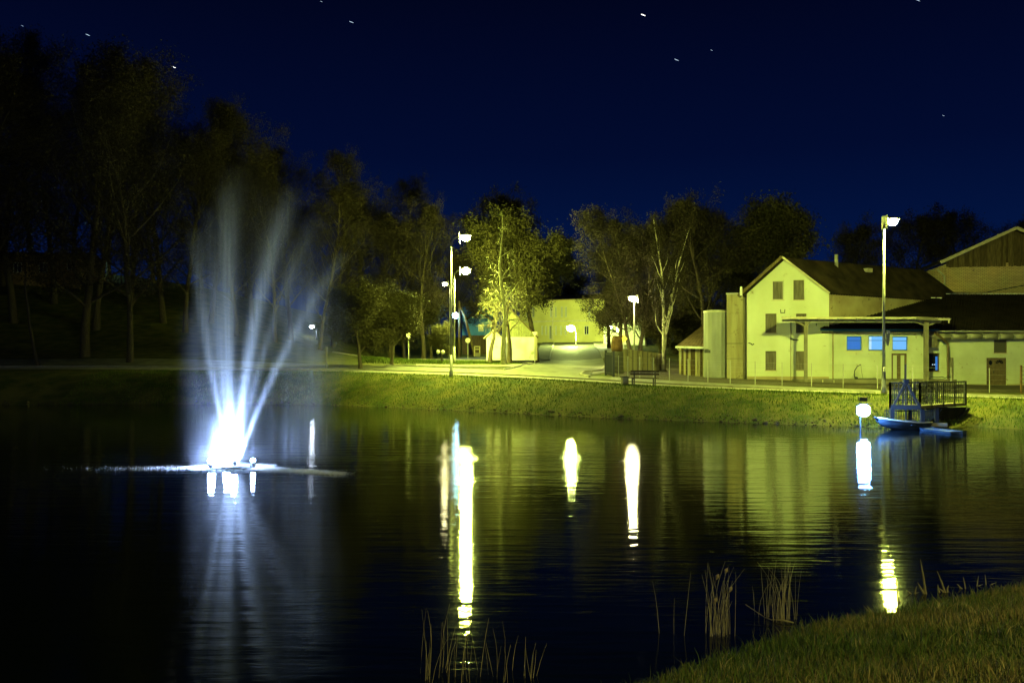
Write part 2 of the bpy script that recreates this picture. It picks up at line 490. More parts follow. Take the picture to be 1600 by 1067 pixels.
def cpt(px, py, D):
    return (*XY(px, D), Z(py, D))
CTRL = [cpt(0, 579, 67), cpt(300, 579.5, 66), cpt(500, 581, 64.5), cpt(705, 587, 59.5), cpt(850, 594, 54.5), cpt(1000, 603, 51), cpt(1200, 611, 48), cpt(1380, 617, 45), cpt(1600, 625, 42),
        cpt(1046, 594.5, 58), cpt(1371, 608, 54), cpt(1546, 613.5, 53), cpt(1180, 594, 63), cpt(1100, 590.5, 66), cpt(1040, 580, 74), cpt(1400, 601.5, 61), cpt(1560, 605, 61), cpt(1700, 606, 61),
        cpt(787, 569, 75), cpt(880, 572, 80), cpt(780, 557.5, 99), cpt(900, 563, 98), cpt(620, 562, 96), cpt(895, 534.5, 140), cpt(960, 536, 132), cpt(830, 536, 140),
        cpt(600, 553, 110), cpt(970, 575, 74), cpt(1000, 549, 100),
        (-45, 72, 2.6), (-60, 70, 2.8), cpt(100, 545, 80), cpt(100, 500, 92), cpt(300, 530, 84), cpt(300, 492, 98), cpt(450, 530, 104), (-70, 110, 14), (-40, 120, 12), (-120, 100, 16),
        (-100, 40, 5), (-80, 0, 2.5), (0, 0, 1.33), (10, 0, 1.5), (-20, -5, 1.3), (20, 8, 1.5), (40, 20, 1.5), (45, 45, 1.3), (30, -20, 1.8), (-30, -30, 1.8), (70, 60, 2.0), (60, 100, 3.0), (30, 100, 2.8),
        (40, 160, 6), (-20, 160, 8), (0, 240, 7), (-150, 200, 20), (150, 200, 8), (200, 50, 3), (-200, -50, 4), (0, -150, 4), (200, -100, 4), (0, 400, 8), (300, 400, 10), (-300, 400, 25), (6, -6, 1.6), (3, 3, 1.33)]
C = np.array(CTRL)
def U(r2):
    return 0.5 * r2 * np.log(r2 + 1e-9)
_n = len(C)
_K = U((C[:, None, 0] - C[None, :, 0]) ** 2 + (C[:, None, 1] - C[None, :, 1]) ** 2) + np.eye(_n) * 4.0
_A = np.zeros((_n + 3, _n + 3)); _A[:_n, :_n] = _K
_A[:_n, _n] = 1; _A[:_n, _n + 1:] = C[:, :2]; _A[_n:, :_n] = _A[:_n, _n:].T
_w = np.linalg.solve(_A, np.concatenate([C[:, 2], np.zeros(3)]))
def base_h(X, Y):
    Xc, Yc = np.clip(X, -300, 300), np.clip(Y, -150, 400)
    o = _w[_n] + _w[_n + 1] * Xc + _w[_n + 2] * Yc
    for i in range(_n):
        o = o + _w[i] * U((Xc - C[i, 0]) ** 2 + (Yc - C[i, 1]) ** 2)
    return o
def ground(X, Y):
    X, Y = np.asarray(X, float), np.asarray(Y, float)
    d, ins = seg_dist(X, Y, POND)
    wd = np.where(Y > 25, 4.9, 7.0)
    ex = np.where(Y > 25, 1.55, 1.25)
    t = np.clip(d / wd, 0, 1)
    b = np.maximum(base_h(X, Y), 0.6)
    g = b * (1 - (1 - t) ** ex)
    rough = np.sin(X * 1.7 + 1.3 * np.sin(Y * 1.1)) * np.sin(Y * 1.9 + X * .6) * .035 + np.sin(X * 5.1 + Y * 2.3) * np.sin(Y * 4.3 - X) * .02
    g = g + rough * np.clip(4 * t * (1 - t), 0, 1)
    near = np.exp(-((X - 5) ** 2 + (Y - 7) ** 2) / 200.0)
    g = g + near * np.sin(X * 2.1 + Y) * np.sin(Y * 2.7 - X * .7) * .03 * t
    return np.where(ins, -0.02 - np.minimum(d * 0.35, 1.4), g)
def gz(x, y):
    return float(ground(np.array([x]), np.array([y]))[0])

def axis(parts):
    a = []
    for lo, hi, st in parts:
        a += list(np.arange(lo, hi, st))
    return np.array(a)
gx = np.concatenate([[-2500, -1500, -900, -600, -400], axis([(-300, -100, 20), (-100, -40, 3), (-40, 45, 0.6), (45, 100, 3), (100, 301, 20)]), [400, 600, 900, 1500, 2500]])
gy = np.concatenate([[-1500, -800, -400], axis([(-150, -20, 12), (-20, 2, 2), (2, 16, 0.4), (16, 36, 1.5), (36, 66, 0.5), (66, 110, 1.2), (110, 160, 4), (160, 401, 20)]), [500, 700, 1200, 2500, 4000]])
GX, GY = np.meshgrid(gx, gy)
GZ = ground(GX, GY)
nx, ny = len(gx), len(gy)
idx = np.arange(nx * ny).reshape(ny, nx)
q = np.stack([idx[:-1, :-1], idx[:-1, 1:], idx[1:, 1:], idx[1:, :-1]], -1).reshape(-1, 4)
o = np_mesh('ground', np.stack([GX, GY, GZ], -1).reshape(-1, 3), q.ravel(), np.full(len(q), 4), M['grass_soil'], smooth=True)
tag(o, 'grassy ground and banks round the pond', kind='structure')

# water sheet
wb = MB()
wb.add([(-75, -2, 0), (45, -2, 0), (45, 70, 0), (-75, 70, 0)], [(0, 1, 2, 3)])
# trimmed to the shoreline (a little under the banks)
me_pts = [(float(x), float(y)) for x, y in POND]
cx_, cy_ = POND.mean(0)
vs = [Vector((x + (x - cx_) / math.hypot(x - cx_, y - cy_) * 1.2, y + (y - cy_) / math.hypot(x - cx_, y - cy_) * 1.2)) for x, y in me_pts]
r_ = delaunay_2d_cdt(vs, [], [list(range(len(vs)))], 1, 1e-5)
wb = MB()
wb.add([(v.x, v.y, 0) for v in r_[0]], r_[2])
o = wb.build('water', M['water'])
tag(o, 'dark still pond water with ripples', kind='structure')

def drape(name, poly, off, m, step=1.2, kind='structure', label=None):
    pl = []
    n = len(poly)
    for i in range(n):
        a, b = Vector(poly[i]), Vector(poly[(i + 1) % n])
        k = max(1, int((b - a).length / step))
        pl += [a.lerp(b, j / k) for j in range(k)]
    arr = np.array([(p.x, p.y) for p in pl])
    xs = np.arange(arr[:, 0].min(), arr[:, 0].max(), step)
    ys = np.arange(arr[:, 1].min(), arr[:, 1].max(), step)
    X, Y = np.meshgrid(xs, ys)
    d, ins = seg_dist(X, Y, arr)
    k = ins & (d > step * 0.4)
    vs = pl + [Vector((float(a), float(b))) for a, b in zip(X[k], Y[k])]
    r = delaunay_2d_cdt(vs, [], [list(range(len(pl)))], 1, 1e-5)
    V = np.array([(v.x, v.y) for v in r[0]])
    H = ground(V[:, 0], V[:, 1]) + off
    mb = MB()
    mb.add(np.column_stack([V, H]).tolist(), r[2])
    o = mb.build(name, m, smooth=True)
    return tag(o, label, kind=kind)

def ribbon(line, half_l, half_r):
    """polygon round a polyline, half_l to its left and half_r to its right"""
    L, R = [], []
    n = len(line)
    for i in range(n):
        a, b = Vector(line[max(i - 1, 0)]), Vector(line[min(i + 1, n - 1)])
        d = (b - a).normalized()
        nn = Vector((-d.y, d.x))
        p = Vector(line[i])
        L.append(tuple(p + nn * half_l)); R.append(tuple(p - nn * half_r))
    return R + L[::-1]

def kerb_line(name, line, w=0.15, h=0.12, label=None):
    pts = []
    for i in range(len(line) - 1):
        a, b = Vector(line[i]), Vector(line[i + 1])
        k = max(1, int((b - a).length / 1.0))
        pts += [a.lerp(b, j / k) for j in range(k)]
    pts.append(Vector(line[-1]))
    arr = np.array([(p.x, p.y) for p in pts])
    H = ground(arr[:, 0], arr[:, 1])
    mb = MB()
    for i in range(len(pts) - 1):
        a, b = pts[i], pts[i + 1]
        mb.bar((a.x, a.y, H[i] + h / 2 - 0.02), (b.x, b.y, H[i + 1] + h / 2 - 0.02), w, h + 0.06)
    o = mb.build(name, M['kerb'])
    return tag(o, label, kind='structure')

# near edge of the pond road (top of the bank)
NEAR = [(-75, 72), (-55, 70), (-36, 67.2), (-22, 66.2), (-12, 64.2), (-4.0, 59.9), (2.0, 55.4), (7.6, 51.6), (13.7, 48.2), (18.9, 45.9), (24.4, 43.2), (33, 39.5), (48, 34), (70, 27)]
NR = [Vector(p) for p in NEAR]
def offset_line(line, o_):
    out = []
    for i in range(len(line)):
        a, b = Vector(line[max(i - 1, 0)]), Vector(line[min(i + 1, len(line) - 1)])
        d = (b - a).normalized()
        out.append(tuple(Vector(line[i]) + Vector((-d.y, d.x)) * o_))
    return out
drape('footpath', offset_line(NEAR, -0.15) + offset_line(NEAR, 1.35)[::-1], 0.045, M['paving'], 0.9, label='pale footpath along the top of the bank')
kerb_line('kerb', offset_line(NEAR, 1.45))
FAR = offset_line(NEAR, 6.4)
JL = 5          # junction opens after this index on the far side
drape('road', offset_line(NEAR, 1.5) + FAR[::-1], 0.03, M['asphalt'], 1.1, label='asphalt road along the pond')
# junction area and street climbing the hill
j0 = FAR[5]; j1 = FAR[6]; j2 = FAR[7]
JUNC = [offset_line(NEAR, 6.2)[5], offset_line(NEAR, 6.2)[6], XY(915, 60), XY(945, 66), XY(947, 80), XY(942, 97), XY(859, 97), XY(843, 93), XY(835, 86), XY(819, 77), XY(812, 70)]
drape('junction', JUNC, 0.036, M['asphalt'], 1.3, label='wide asphalt junction before the hill street')
STL = [XY(859, 96.8), XY(861, 108), XY(864, 122), XY(866, 140), XY(870, 175)]
STR = [XY(942, 96.8), XY(936, 108), XY(930, 122), XY(927, 140), XY(920, 175)]
drape('street', STL + STR[::-1], 0.03, M['street_asphalt'], 1.5, label='dark asphalt street climbing the hill')
kerb_line('kerb', STL)
kerb_line('kerb', STR)
drape('pavement', STR + [XY(944, 175), XY(953, 140), XY(958, 122), XY(964, 108), XY(966, 96)], 0.10, M['paving'], 1.3, label='pale pavement on the right of the hill street')
drape('pavement', STL + [XY(853, 175), XY(848, 140), XY(842, 122), XY(836, 108), XY(834, 97)], 0.10, M['concrete_dark'], 1.3, label='dark pavement left of the hill street')
SIDE = [XY(842, 93), XY(800, 92), XY(740, 92), XY(640, 93), XY(520, 95), XY(520, 99), XY(640, 99), XY(740, 99), XY(800, 99), XY(858, 99)]
drape('side_road', SIDE, 0.028, M['asphalt'], 1.4, label='side road behind the grass island')
kerb_line('kerb', [XY(520, 95), XY(640, 93), XY(740, 92), XY(800, 92), XY(835, 86), XY(819, 77), XY(812, 70), FAR[5], FAR[4]])
drape('path', [XY(835, 86), XY(828, 86.5), XY(807, 76), XY(790, 72), XY(740, 71), XY(700, 71.5), XY(650, 72.5), XY(650, 70.5), XY(700, 69.6), XY(745, 68.8), XY(812, 70), XY(819, 77)], 0.05, M['paving'], 0.9, label='pale path round the grass island')
kerb_line('kerb', [XY(921, 58.5), XY(906, 61), XY(912, 65), XY(940, 68), XY(944, 75)])
drape('traffic_island', [XY(921, 58.6), XY(907, 61), XY(912, 64), XY(927, 64.5)], 0.10, M['concrete_dark'], 0.6, label='small dark kerbed island at the road edge')
# gravel yard behind the wire fence
YARD = [XY(946, 62), XY(985, 60.5), XY(1046, 58.6), XY(1110, 57), XY(1180, 56), XY(1270, 55), XY(1371, 54.0), XY(1546, 53), XY(1700, 52), XY(1760, 70), XY(1500, 72), XY(1180, 78), XY(1040, 92), XY(975, 80)]
drape('yard', YARD, 0.02, M['gravel'], 1.3, label='brown gravel yard behind the wire fence')

# ------------------------------------------------------------------ trees
def grow(seed, H, r0, levels=4, kids=(16, 7, 6, 4), spread=0.36, clear=0.28, up=0.05, wander=0.12, droop=0.0, ang=(0.6, 1.15), env='round', ratio=0.5, lean=(0, 0), stems=1, nleaf=3, lsize=0.16, lspread=0.35, leader=1.0, stem_spread=0.35, thick=1.0):
    R = random.Random(seed)
    chains, tips = [], []
    def envf(t):
        if env == 'round':
            return max(0.25, math.sin(math.pi * min(1, 0.22 + 0.72 * t)))
        if env == 'cone':
            return max(0.12, 1.05 - t)
        return max(0.3, 1.0 - 0.55 * t)
    def rec(p, d, L, r, lev):
        n = (9, 6, 4, 3, 2)[lev]
        pts, rad, dirs = [p.copy()], [r], [d.copy()]
        wd = wander * (0.45, 1.0, 1.5, 1.8, 2.0)[lev]
        for i in range(n):
            d = d + Vector((R.gauss(0, wd), R.gauss(0, wd), R.gauss(0, wd * .7) + (up if lev else 0.02) - (droop * lev * .5 if lev > 1 else 0)))
            d.normalize()
            p = p + d * (L / n)
            pts.append(p.copy()); dirs.append(d.copy())
            rad.append(max(r * (1 - (i + 1) / n * (0.82 if lev else 0.85)), 0.006))
        if lev == 0 and levels > 0:        # root flare
            rad[0] *= 1.25
        chains.append((lev, pts, rad))
        if lev < levels:
            k = kids[lev]
            t0 = clear if lev == 0 else 0.22
            az = R.random() * 6.28
            for j in range(k):
                t = t0 + (1 - t0) * (j + R.random() * .9) / k
                f = t * n
                i = min(int(f), n - 1)
                q = pts[i].lerp(pts[i + 1], f - i)
                dd = dirs[i + 1]
                az += 2.399 + R.gauss(0, .4)
                a = R.uniform(*ang) * (1.0 if lev else (1.1 - 0.45 * t))
                x = dd.orthogonal().normalized()
                y = dd.cross(x)
                cd = dd * math.cos(a) + (x * math.cos(az) + y * math.sin(az)) * math.sin(a)
                rr = rad[i] + (rad[i + 1] - rad[i]) * (f - i)
                if lev == 0:
                    cl = H * spread * envf((t - t0) / (1 - t0)) * R.uniform(.7, 1.2)
                else:
                    cl = L * ratio * (1.15 - .55 * t) * R.uniform(.6, 1.3)
                rec(q, cd.normalized(), cl, min(rr * (0.55 if lev else .5), cl * .03 * thick + .008), lev + 1)
        if lev >= levels - 1:
            for pt in pts[1:]: tips.append(pt)
    for s in range(stems):
        a = R.random() * 6.28 if stems > 1 else 0
        a = s * 6.28 / max(1, stems) + .6
        d = Vector((lean[0] + (math.cos(a) * stem_spread if stems > 1 else 0), lean[1] + (math.sin(a) * stem_spread if stems > 1 else 0), 1)).normalized()
        rec(Vector((0, 0, -0.25)) + (Vector((math.cos(a), math.sin(a), 0)) * r0 * .8 if stems > 1 else Vector((0, 0, 0))), d, H * leader * (R.uniform(.85, 1.0) if stems > 1 else 1), r0, 0)
    return chains, tips, (nleaf, lsize, lspread, seed)

def tree_meshes(name, chains, tips, leafp, m_trunk, m_twig, m_leaf, split=1):
    root = bpy.data.objects.new(name, None)
    COL.objects.link(root)
    tk, tw = MB(), MB()
    for lev, pts, rad in chains:
        if lev <= split:
            tk.tube(pts, rad, 8 if lev == 0 else 5, caps=False)
        else:
            tw.tube(pts, rad, 3, caps=False)
    tk.build('trunk', m_trunk, root, smooth=True, off=Vector((0, 0, 0)))
    nleaf, ls, lsp, seed = leafp
    g = np.random.default_rng(seed)
    V = np.array(tw.v, dtype=np.float32).reshape(-1, 3)
    Fq = np.array(tw.f, dtype=np.int64).reshape(-1, 4)
    nq = len(Fq)
    mi = np.zeros(nq, int)
    if nleaf > 0:
        T = np.array([tuple(t) for t in tips])
        c = np.repeat(T, int(nleaf) if nleaf >= 1 else 1, 0)
        if nleaf < 1: c = c[g.random(len(c)) < nleaf]
        c = c + g.normal(0, lsp * .5, c.shape)
        n = len(c)
        a = g.normal(0, 1, (n, 3)); a /= np.linalg.norm(a, axis=1)[:, None]
        b = np.cross(a, g.normal(0, 1, (n, 3))); b /= np.linalg.norm(b, axis=1)[:, None]
        s = (ls * g.uniform(.5, 1.2, n))[:, None]
        q = np.stack([c - a * s * .6, c + b * s * .33, c + a * s * .6, c - b * s * .33], 1).reshape(-1, 3)
        Fl = len(V) + np.arange(n * 4).reshape(-1, 4)
        V = np.concatenate([V, q]); Fq = np.concatenate([Fq, Fl]); mi = np.concatenate([mi, np.ones(n, int)])
    np_mesh('crown', V, Fq.ravel(), np.full(len(Fq), 4), [m_twig, m_leaf], root, mi)
    return root

def proto(name, gk, m_trunk, m_twig, m_leaf, split=1):
    c, t, lp = grow(**gk)
    r = tree_meshes(name, c, t, lp, m_trunk, m_twig, m_leaf, split)
    r.location = (0, 0, -500)
    r['used'] = 0
    return r

def place(pr, px, D, label, cat='tree', group=None, sc=1.0, rz=None, name=None, dz=0.0):
    x, y = XY(px, D)
    z = gz(x, y) + dz
    rz = random.uniform(0, 6.28) if rz is None else rz
    if not pr['used']:
        pr['used'] = 1
        o = pr
        o.location = (x, y, z); o.rotation_euler = (0, 0, rz)
        o.scale = (sc, sc, sc) if not hasattr(sc, '__len__') else sc
    else:
        o = dup(pr, (x, y, z), rz, sc)
        for k in ('label', 'category', 'group'):
            if k in o: del o[k]
    tag(o, label, cat, group)
    return o

WOOD = [proto('woodland_tree', dict(seed=11 + i, H=26, r0=0.33, levels=4, kids=(24, 8, 6, 3), spread=0.34, clear=0.16, up=0.10, env='round', nleaf=3, lsize=0.16, lspread=.7, stems=1), M['bark'], M['twig'], M['leaf_bud']) for i in range(3)]
WG = 'tall trees of the dark wood behind the pond'
WL = 'tall bare dark tree in the unlit wood left of the fountain'
# (px, top row, D)
wood = [(-30, 40, 82), (22, 42, 90), (150, 104, 88), (255, 150, 92), (330, 176, 96), (395, 190, 99), (455, 228, 104), (520, 252, 108), (575, 282, 112), (635, 292, 116), (690, 322, 120),
        (85, 118, 98), (205, 150, 101), (290, 200, 88), (370, 230, 90), (430, 262, 93), (500, 300, 96), (-80, 60, 88), (110, 150, 108), (745, 345, 122), (610, 330, 101),
        (50, 110, 118), (170, 160, 122), (240, 200, 118), (315, 215, 122), (385, 240, 126), (450, 262, 126), (545, 310, 124), (660, 350, 128), (5, 70, 104), (-45, 90, 112)]
for i, (px, top, D) in enumerate(wood):
    x, y = XY(px, D)
    h = Z(top, D) - gz(x, y)
    place(WOOD[i % 3], px, D, WL, group=WG, sc=(h / 27.0 * 1.05, h / 27.0 * 1.05, h / 27.0))
def htree(px, top, D):
    x, y = XY(px, D)
    return Z(top, D) - gz(x, y)
h = htree(200, 125, 71)
place(WOOD[1], 203, 71, 'tall tree with a straight pale trunk on the slope, left of the fountain', sc=(h / 27 * .95, h / 27 * .95, h / 27))
h = htree(135, 104, 75)
place(WOOD[2], 133, 75, 'tall tree with the thickest dark trunk in the left wood', sc=(h / 27 * 1.25, h / 27 * 1.25, h / 27))
tw_ = proto('slender_tree', dict(seed=40, H=15, r0=0.13, levels=3, kids=(9, 5, 4, 0), spread=0.25, clear=0.45, wander=0.26, nleaf=2, lsize=.2, lspread=.5), M['bark'], M['twig'], M['leaf_bud'])
place(tw_, 61, 69, 'slender tree with a thin crooked pale trunk above the left shore')

# low leafy trees left of the lamps
LOW = proto('low_leafy_tree', dict(seed=120, H=5.2, r0=0.17, levels=4, kids=(13, 7, 6, 3), spread=0.62, clear=0.24, up=0.07, env='round', nleaf=8, lsize=.12, lspread=.45), M['bark'], M['twig'], M['leaf'])
# right background and centre trees
BACK = proto('broad_tree', dict(seed=61, H=15, r0=0.30, levels=4, kids=(18, 8, 6, 3), spread=0.42, clear=0.22, up=0.05, env='round', nleaf=4, lsize=0.15, lspread=.55), M['bark'], M['twig'], M['leaf_bud'])
for px, top, D, lab in ((1345, 362, 92, 'dark broad tree behind the white house, just left of the tall right lamp'), (1425, 348, 98, 'dark broad tree rising behind the low roof right of the tall lamp'),
                        (1500, 338, 104, 'dark broad tree behind the ridge of the brick gable'), (1595, 352, 108, 'dark broad tree at the right edge behind the brick building')):
    hh = htree(px, top, D)
    place(BACK, px, D, lab, sc=hh / 15.5)
LEAFY = proto('leafy_tree', dict(seed=71, H=13, r0=0.32, levels=4, kids=(18, 8, 6, 3), spread=0.42, clear=0.36, up=0.08, env='round', nleaf=9, lsize=0.20, lspread=.7), M['bark'], M['twig'], M['leaf'])
hh = htree(838, 356, 92)
place(LEAFY, 838, 92, 'leafy broad tree beside the white garage, lit from below', sc=hh / 13.5, rz=1.0)
hh = htree(876, 392, 104)
place(LEAFY, 882, 152, 'smaller leafy tree rising behind the roof of the yellow two storey house', sc=htree(878, 392, 152) / 13.5, rz=2.5)
hh = htree(1178, 348, 84)
place(LEAFY, 1150, 84, 'leafy tree behind the concrete pillar and white gable', sc=hh / 13.5, rz=4.0)
hh = htree(780, 318, 110)
place(BACK, 770, 108, 'dark bare tree towering behind the garage and street lamps', sc=hh / 15.5)
hh = htree(725, 400, 112)
place(BACK, 708, 112, 'dark bare tree behind the blue house', sc=hh / 15.5)
# wide many-stemmed tree by the gate
MULTI = proto('many_stemmed_tree', dict(seed=83, H=13.0, r0=0.19, levels=4, kids=(13, 7, 6, 3), spread=0.33, clear=0.22, up=0.04, env='round', stems=4, stem_spread=0.30, nleaf=3, lsize=.13, lspread=.5), M['bark'], M['twig'], M['leaf_bud'])
hh = htree(985, 335, 82)
place(MULTI, 992, 82, 'wide tree with several dark stems beside the gate pillar', sc=hh / 13.0, rz=.3)
BIRCH = proto('birch_tree', dict(seed=90, H=13.5, r0=0.15, levels=4, kids=(12, 6, 5, 3), spread=0.24, clear=0.22, up=0.18, ang=(.45, .8), env='cone', stems=2, stem_spread=0.10, nleaf=1, lsize=.13, lspread=.4), M['bark_birch'], M['twig'], M['leaf_bud'], 1)
hh = htree(1035, 305, 73)
place(BIRCH, 1036, 73, 'birch with thin pale stems between dark trees left of the house', sc=hh / 13.8, rz=.9)
DARK = proto('gnarled_tree', dict(seed=97, H=13, r0=0.27, levels=4, kids=(13, 7, 6, 3), spread=0.40, clear=0.30, up=0.05, wander=.17, env='round', lean=(-.08, 0), nleaf=2, lsize=.13, lspread=.5), M['bark'], M['twig'], M['leaf_bud'])
hh = htree(1100, 315, 77)
place(DARK, 1100, 77, 'dark leaning bare tree behind the planked shed', sc=hh / 13.5, rz=0)
for px_, D_, top_, lab_ in ((1030, 92, 500, 'low twiggy bush behind the panel fence, left of the birch trunk'), (1086, 94, 480, 'low dark bush behind the roof of the planked shed'), (640, 106, 500, 'low dark bush in the gap behind the small pale sign'), (674, 102, 468, 'dark bush between the thick trunk and the lamp posts'), (1062, 88, 500, 'low dark bush right behind the birch trunk'),
                           (585, 108, 500, 'low dark bush behind the round leafy tree by the mist'), (520, 106, 505, 'low dark bush seen through the right side of the mist'), (1010, 120, 470, 'low bush left of the birch, behind the thick dark stems')):
    place(LOW, px_, D_, lab_, cat='shrub', sc=htree(px_, top_, D_) / 5.6)
place(BACK, 1112, 90, 'dark broad tree above the shed between the birch and the leafy tree', sc=htree(1112, 335, 90) / 15.5)
place(BACK, 968, 100, 'broad dark tree behind the gate pillar, beside the hill street', sc=htree(968, 372, 100) / 15.5)
place(BACK, 1100, 112, 'dark bare tree filling the gap behind the planked shed', sc=htree(1100, 350, 112) / 15.5)
place(BACK, 952, 112, 'bare tree at the crest beside the hill street', sc=htree(950, 395, 112) / 15.5)
place(BACK, 1055, 98, 'dark bare tree behind the birch', sc=htree(1055, 322, 98) / 15.5)
# bare street tree with hanging limbs, lit lime green
hh = htree(787, 318, 75)
POLL = proto('street_tree', dict(seed=104, H=13.2, r0=0.24, levels=3, kids=(11, 6, 5, 0), spread=0.24, clear=0.36, up=0.02, droop=.10, wander=.22, ang=(.9, 1.4), env='cone', nleaf=0.3, lsize=.12, lspread=.3, ratio=.55), M['bark_lamp_lit'], M['twig_pale'], M['leaf_green'], 2)
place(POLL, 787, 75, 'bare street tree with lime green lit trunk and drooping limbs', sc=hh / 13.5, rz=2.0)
POLL2 = proto('street_tree', dict(seed=109, H=6.5, r0=0.26, levels=3, kids=(12, 7, 6, 0), spread=0.42, clear=0.45, up=0.0, droop=.22, wander=.24, ang=(.7, 1.3), env='round', nleaf=0.05, lsize=.10, lspread=.3, ratio=.6), M['bark'], M['twig_pale'], M['leaf_green'], 2)
place(POLL2, 797, 81, 'dark trunked bare tree just behind the lime green lit one', sc=1.05, rz=.5)
place(POLL2, 766, 83, 'low bare tree with pale hanging twigs before the blue house', sc=.92, rz=2.9)
place(LOW, 563, 67, 'low round leafy tree at the end of the fountain mist', sc=htree(563, 462, 67) / 5.6)
place(LOW, 612, 72, 'low leafy tree left of the thick trunks by the lamps', sc=htree(612, 468, 72) / 5.6, rz=2)
place(LOW, 690, 80, 'bushy leafy shrub tree behind the two lamp posts', cat='shrub', sc=htree(688, 515, 80) / 5.6, rz=4)
hh = htree(662, 330, 98)
place(DARK, 662, 98, 'dark tree with thick upright trunk left of the lamp posts', sc=(hh / 13.5 * .8, hh / 13.5 * .8, hh / 13.5), rz=3)
place(WOOD[0], 632, 106, 'tall thin tree behind the low leafy trees', sc=htree(645, 330, 106) / 28)

# ------------------------------------------------------------------ street lamps
def lens_mat(col, L, name):
    return emis(name, col, L)
LENS = {}
def street_lamp(px, base_D, head, col, L, label, r=0.22, pole_r=0.085, arm_side=1, name='street_lamp', base_z=None, dark=False, shield=True, group='street lamps round the pond'):
    """head = (px, py) of the lit lens"""
    x, y = XY(px, base_D)
    zb = gz(x, y) if base_z is None else base_z
    hx = (head[0] - 800) * base_D / F
    hz = Z(head[1], base_D)
    t = thing(name, label, 'street lamp', (x, y, zb), group)
    MB().lathe((x, y, zb - 0.2), [(pole_r * 1.7, 0), (pole_r * 1.7, 0.55), (pole_r * 1.3, 0.6), (pole_r * 1.05, 1.6)], 12).build('base_sleeve', M['metal'], t, True)
    s = 1 if hx > x else -1
    top = hz + 0.05
    arm = abs(hx - x)
    rr = min(0.55, arm * .8)
    MB().tube([(x, y, zb + 0.3), (x, y, (zb + top) / 2), (x, y, top - rr)], [pole_r, pole_r * .8, pole_r * .6], 10).build('pole', M['metal'], t, True)
    pts = []
    for k in range(7):
        a = k / 6 * math.pi / 2
        pts.append((x + s * rr * (1 - math.cos(a)), y, top - rr + rr * math.sin(a)))
    pts.append((hx - s * 0.25, y, top + 0.02))
    MB().tube(pts, pole_r * .58, 8).build('arm', M['metal'], t, True)
    hd = MB()
    prof = [(-0.42, 0.06), (-0.3, 0.12), (0.0, 0.17), (0.3, 0.15), (0.42, 0.06)]
    hd.ball((hx, y, top + 0.09), 0.34, 0, 12, 6, (1.25, .62, .28))
    hd.build('lamp_head', M['metal'], t, True)
    sh = MB()
    if shield: sh.obox((hx - s * (r * 1.05 + .14), y, top - .10), (.012, 0, 0), (0, .36, 0), (0, 0, .33)).build('added_light_block', M['metal'], t)  # plate added on the pole side to block light spreading that way
    key = (col, L)
    if key not in LENS:
        LENS[key] = lens_mat(col, L, 'lamp_glow')
    MB().ball((hx, y, top - 0.07), r, 0, 12, 6, (1.05, .95, .8)).build('lens', LENS[key], t, True)
    return t

street_lamp(705, 59, (728, 371), SOD, 6500, 'nearer of the two tall lit lamps on the road left of centre', r=.27)
street_lamp(710, 79, (728, 423), SOD, 6800, 'lit lamp just behind and below the tall left lamp', r=.36)
street_lamp(1381, 45.2, (1394.5, 346), SOD, 10000, 'tall lit lamp before the low building on the right bank', r=.24)
street_lamp(703, 100, (695, 443.5), SODW, 110, 'small distant lamp left of the two lamp posts', r=.26)
street_lamp(991, 74, (988, 466), SODW, 950, 'lit lamp among the bare trees by the gate pillar', r=.27, pole_r=.09)
street_lamp(495, 110, (487.5, 510), (0.8, 0.9, 1.0), 60, 'tiny white lamp seen through the fountain mist', r=.26)
street_lamp(40, 120, (62, 404), (0.55, 1.0, 0.75), 1100, 'cold green lamp behind the brown house in the left wood', r=.3, shield=False)
street_lamp(250, 124, (262, 462), (0.6, 1.0, 0.6), 160, 'distant greenish lamp behind trunks left of the fountain', r=.3)
# the one that lights the near bank stands behind the viewer
x_, y_ = 11.0, -9.0
def near_lamp():
    t = thing('street_lamp', 'street lamp on the near bank behind the viewer', 'street lamp', (x_, y_, gz(x_, y_)), 'street lamps round the pond')
    zb = gz(x_, y_)
    MB().tube([(x_, y_, zb), (x_, y_, zb + 8.2)], [.09, .05], 10).build('pole', M['metal'], t, True)
    MB().tube([(x_, y_, zb + 8.2), (x_ - .2, y_ + .5, zb + 8.6), (x_ - .3, y_ + 1.1, zb + 8.65)], .045, 8).build('arm', M['metal'], t, True)
    MB().ball((x_ - .3, y_ + 1.2, zb + 8.68), .34, 0, 12, 6, (.6, 1.2, .28)).build('lamp_head', M['metal'], t, True)
    MB().ball((x_ - .3, y_ + 1.2, zb + 8.53), .2, 0, 12, 6).build('lens', lens_mat((1.0, 0.95, 0.30), 7800, 'lamp_glow'), t, True)
near_lamp()

street_lamp(900, 124, (892, 513), (0.80, 1.0, 0.22), 1250, 'dazzling low lamp before the yellow house at the top of the hill street', r=.52, pole_r=.05, shield=False)
street_lamp(949, 116, (952, 511), (0.80, 1.0, 0.42), 420, 'low white lamp before the pale house, just left of the gate pillar', r=.34, shield=False)
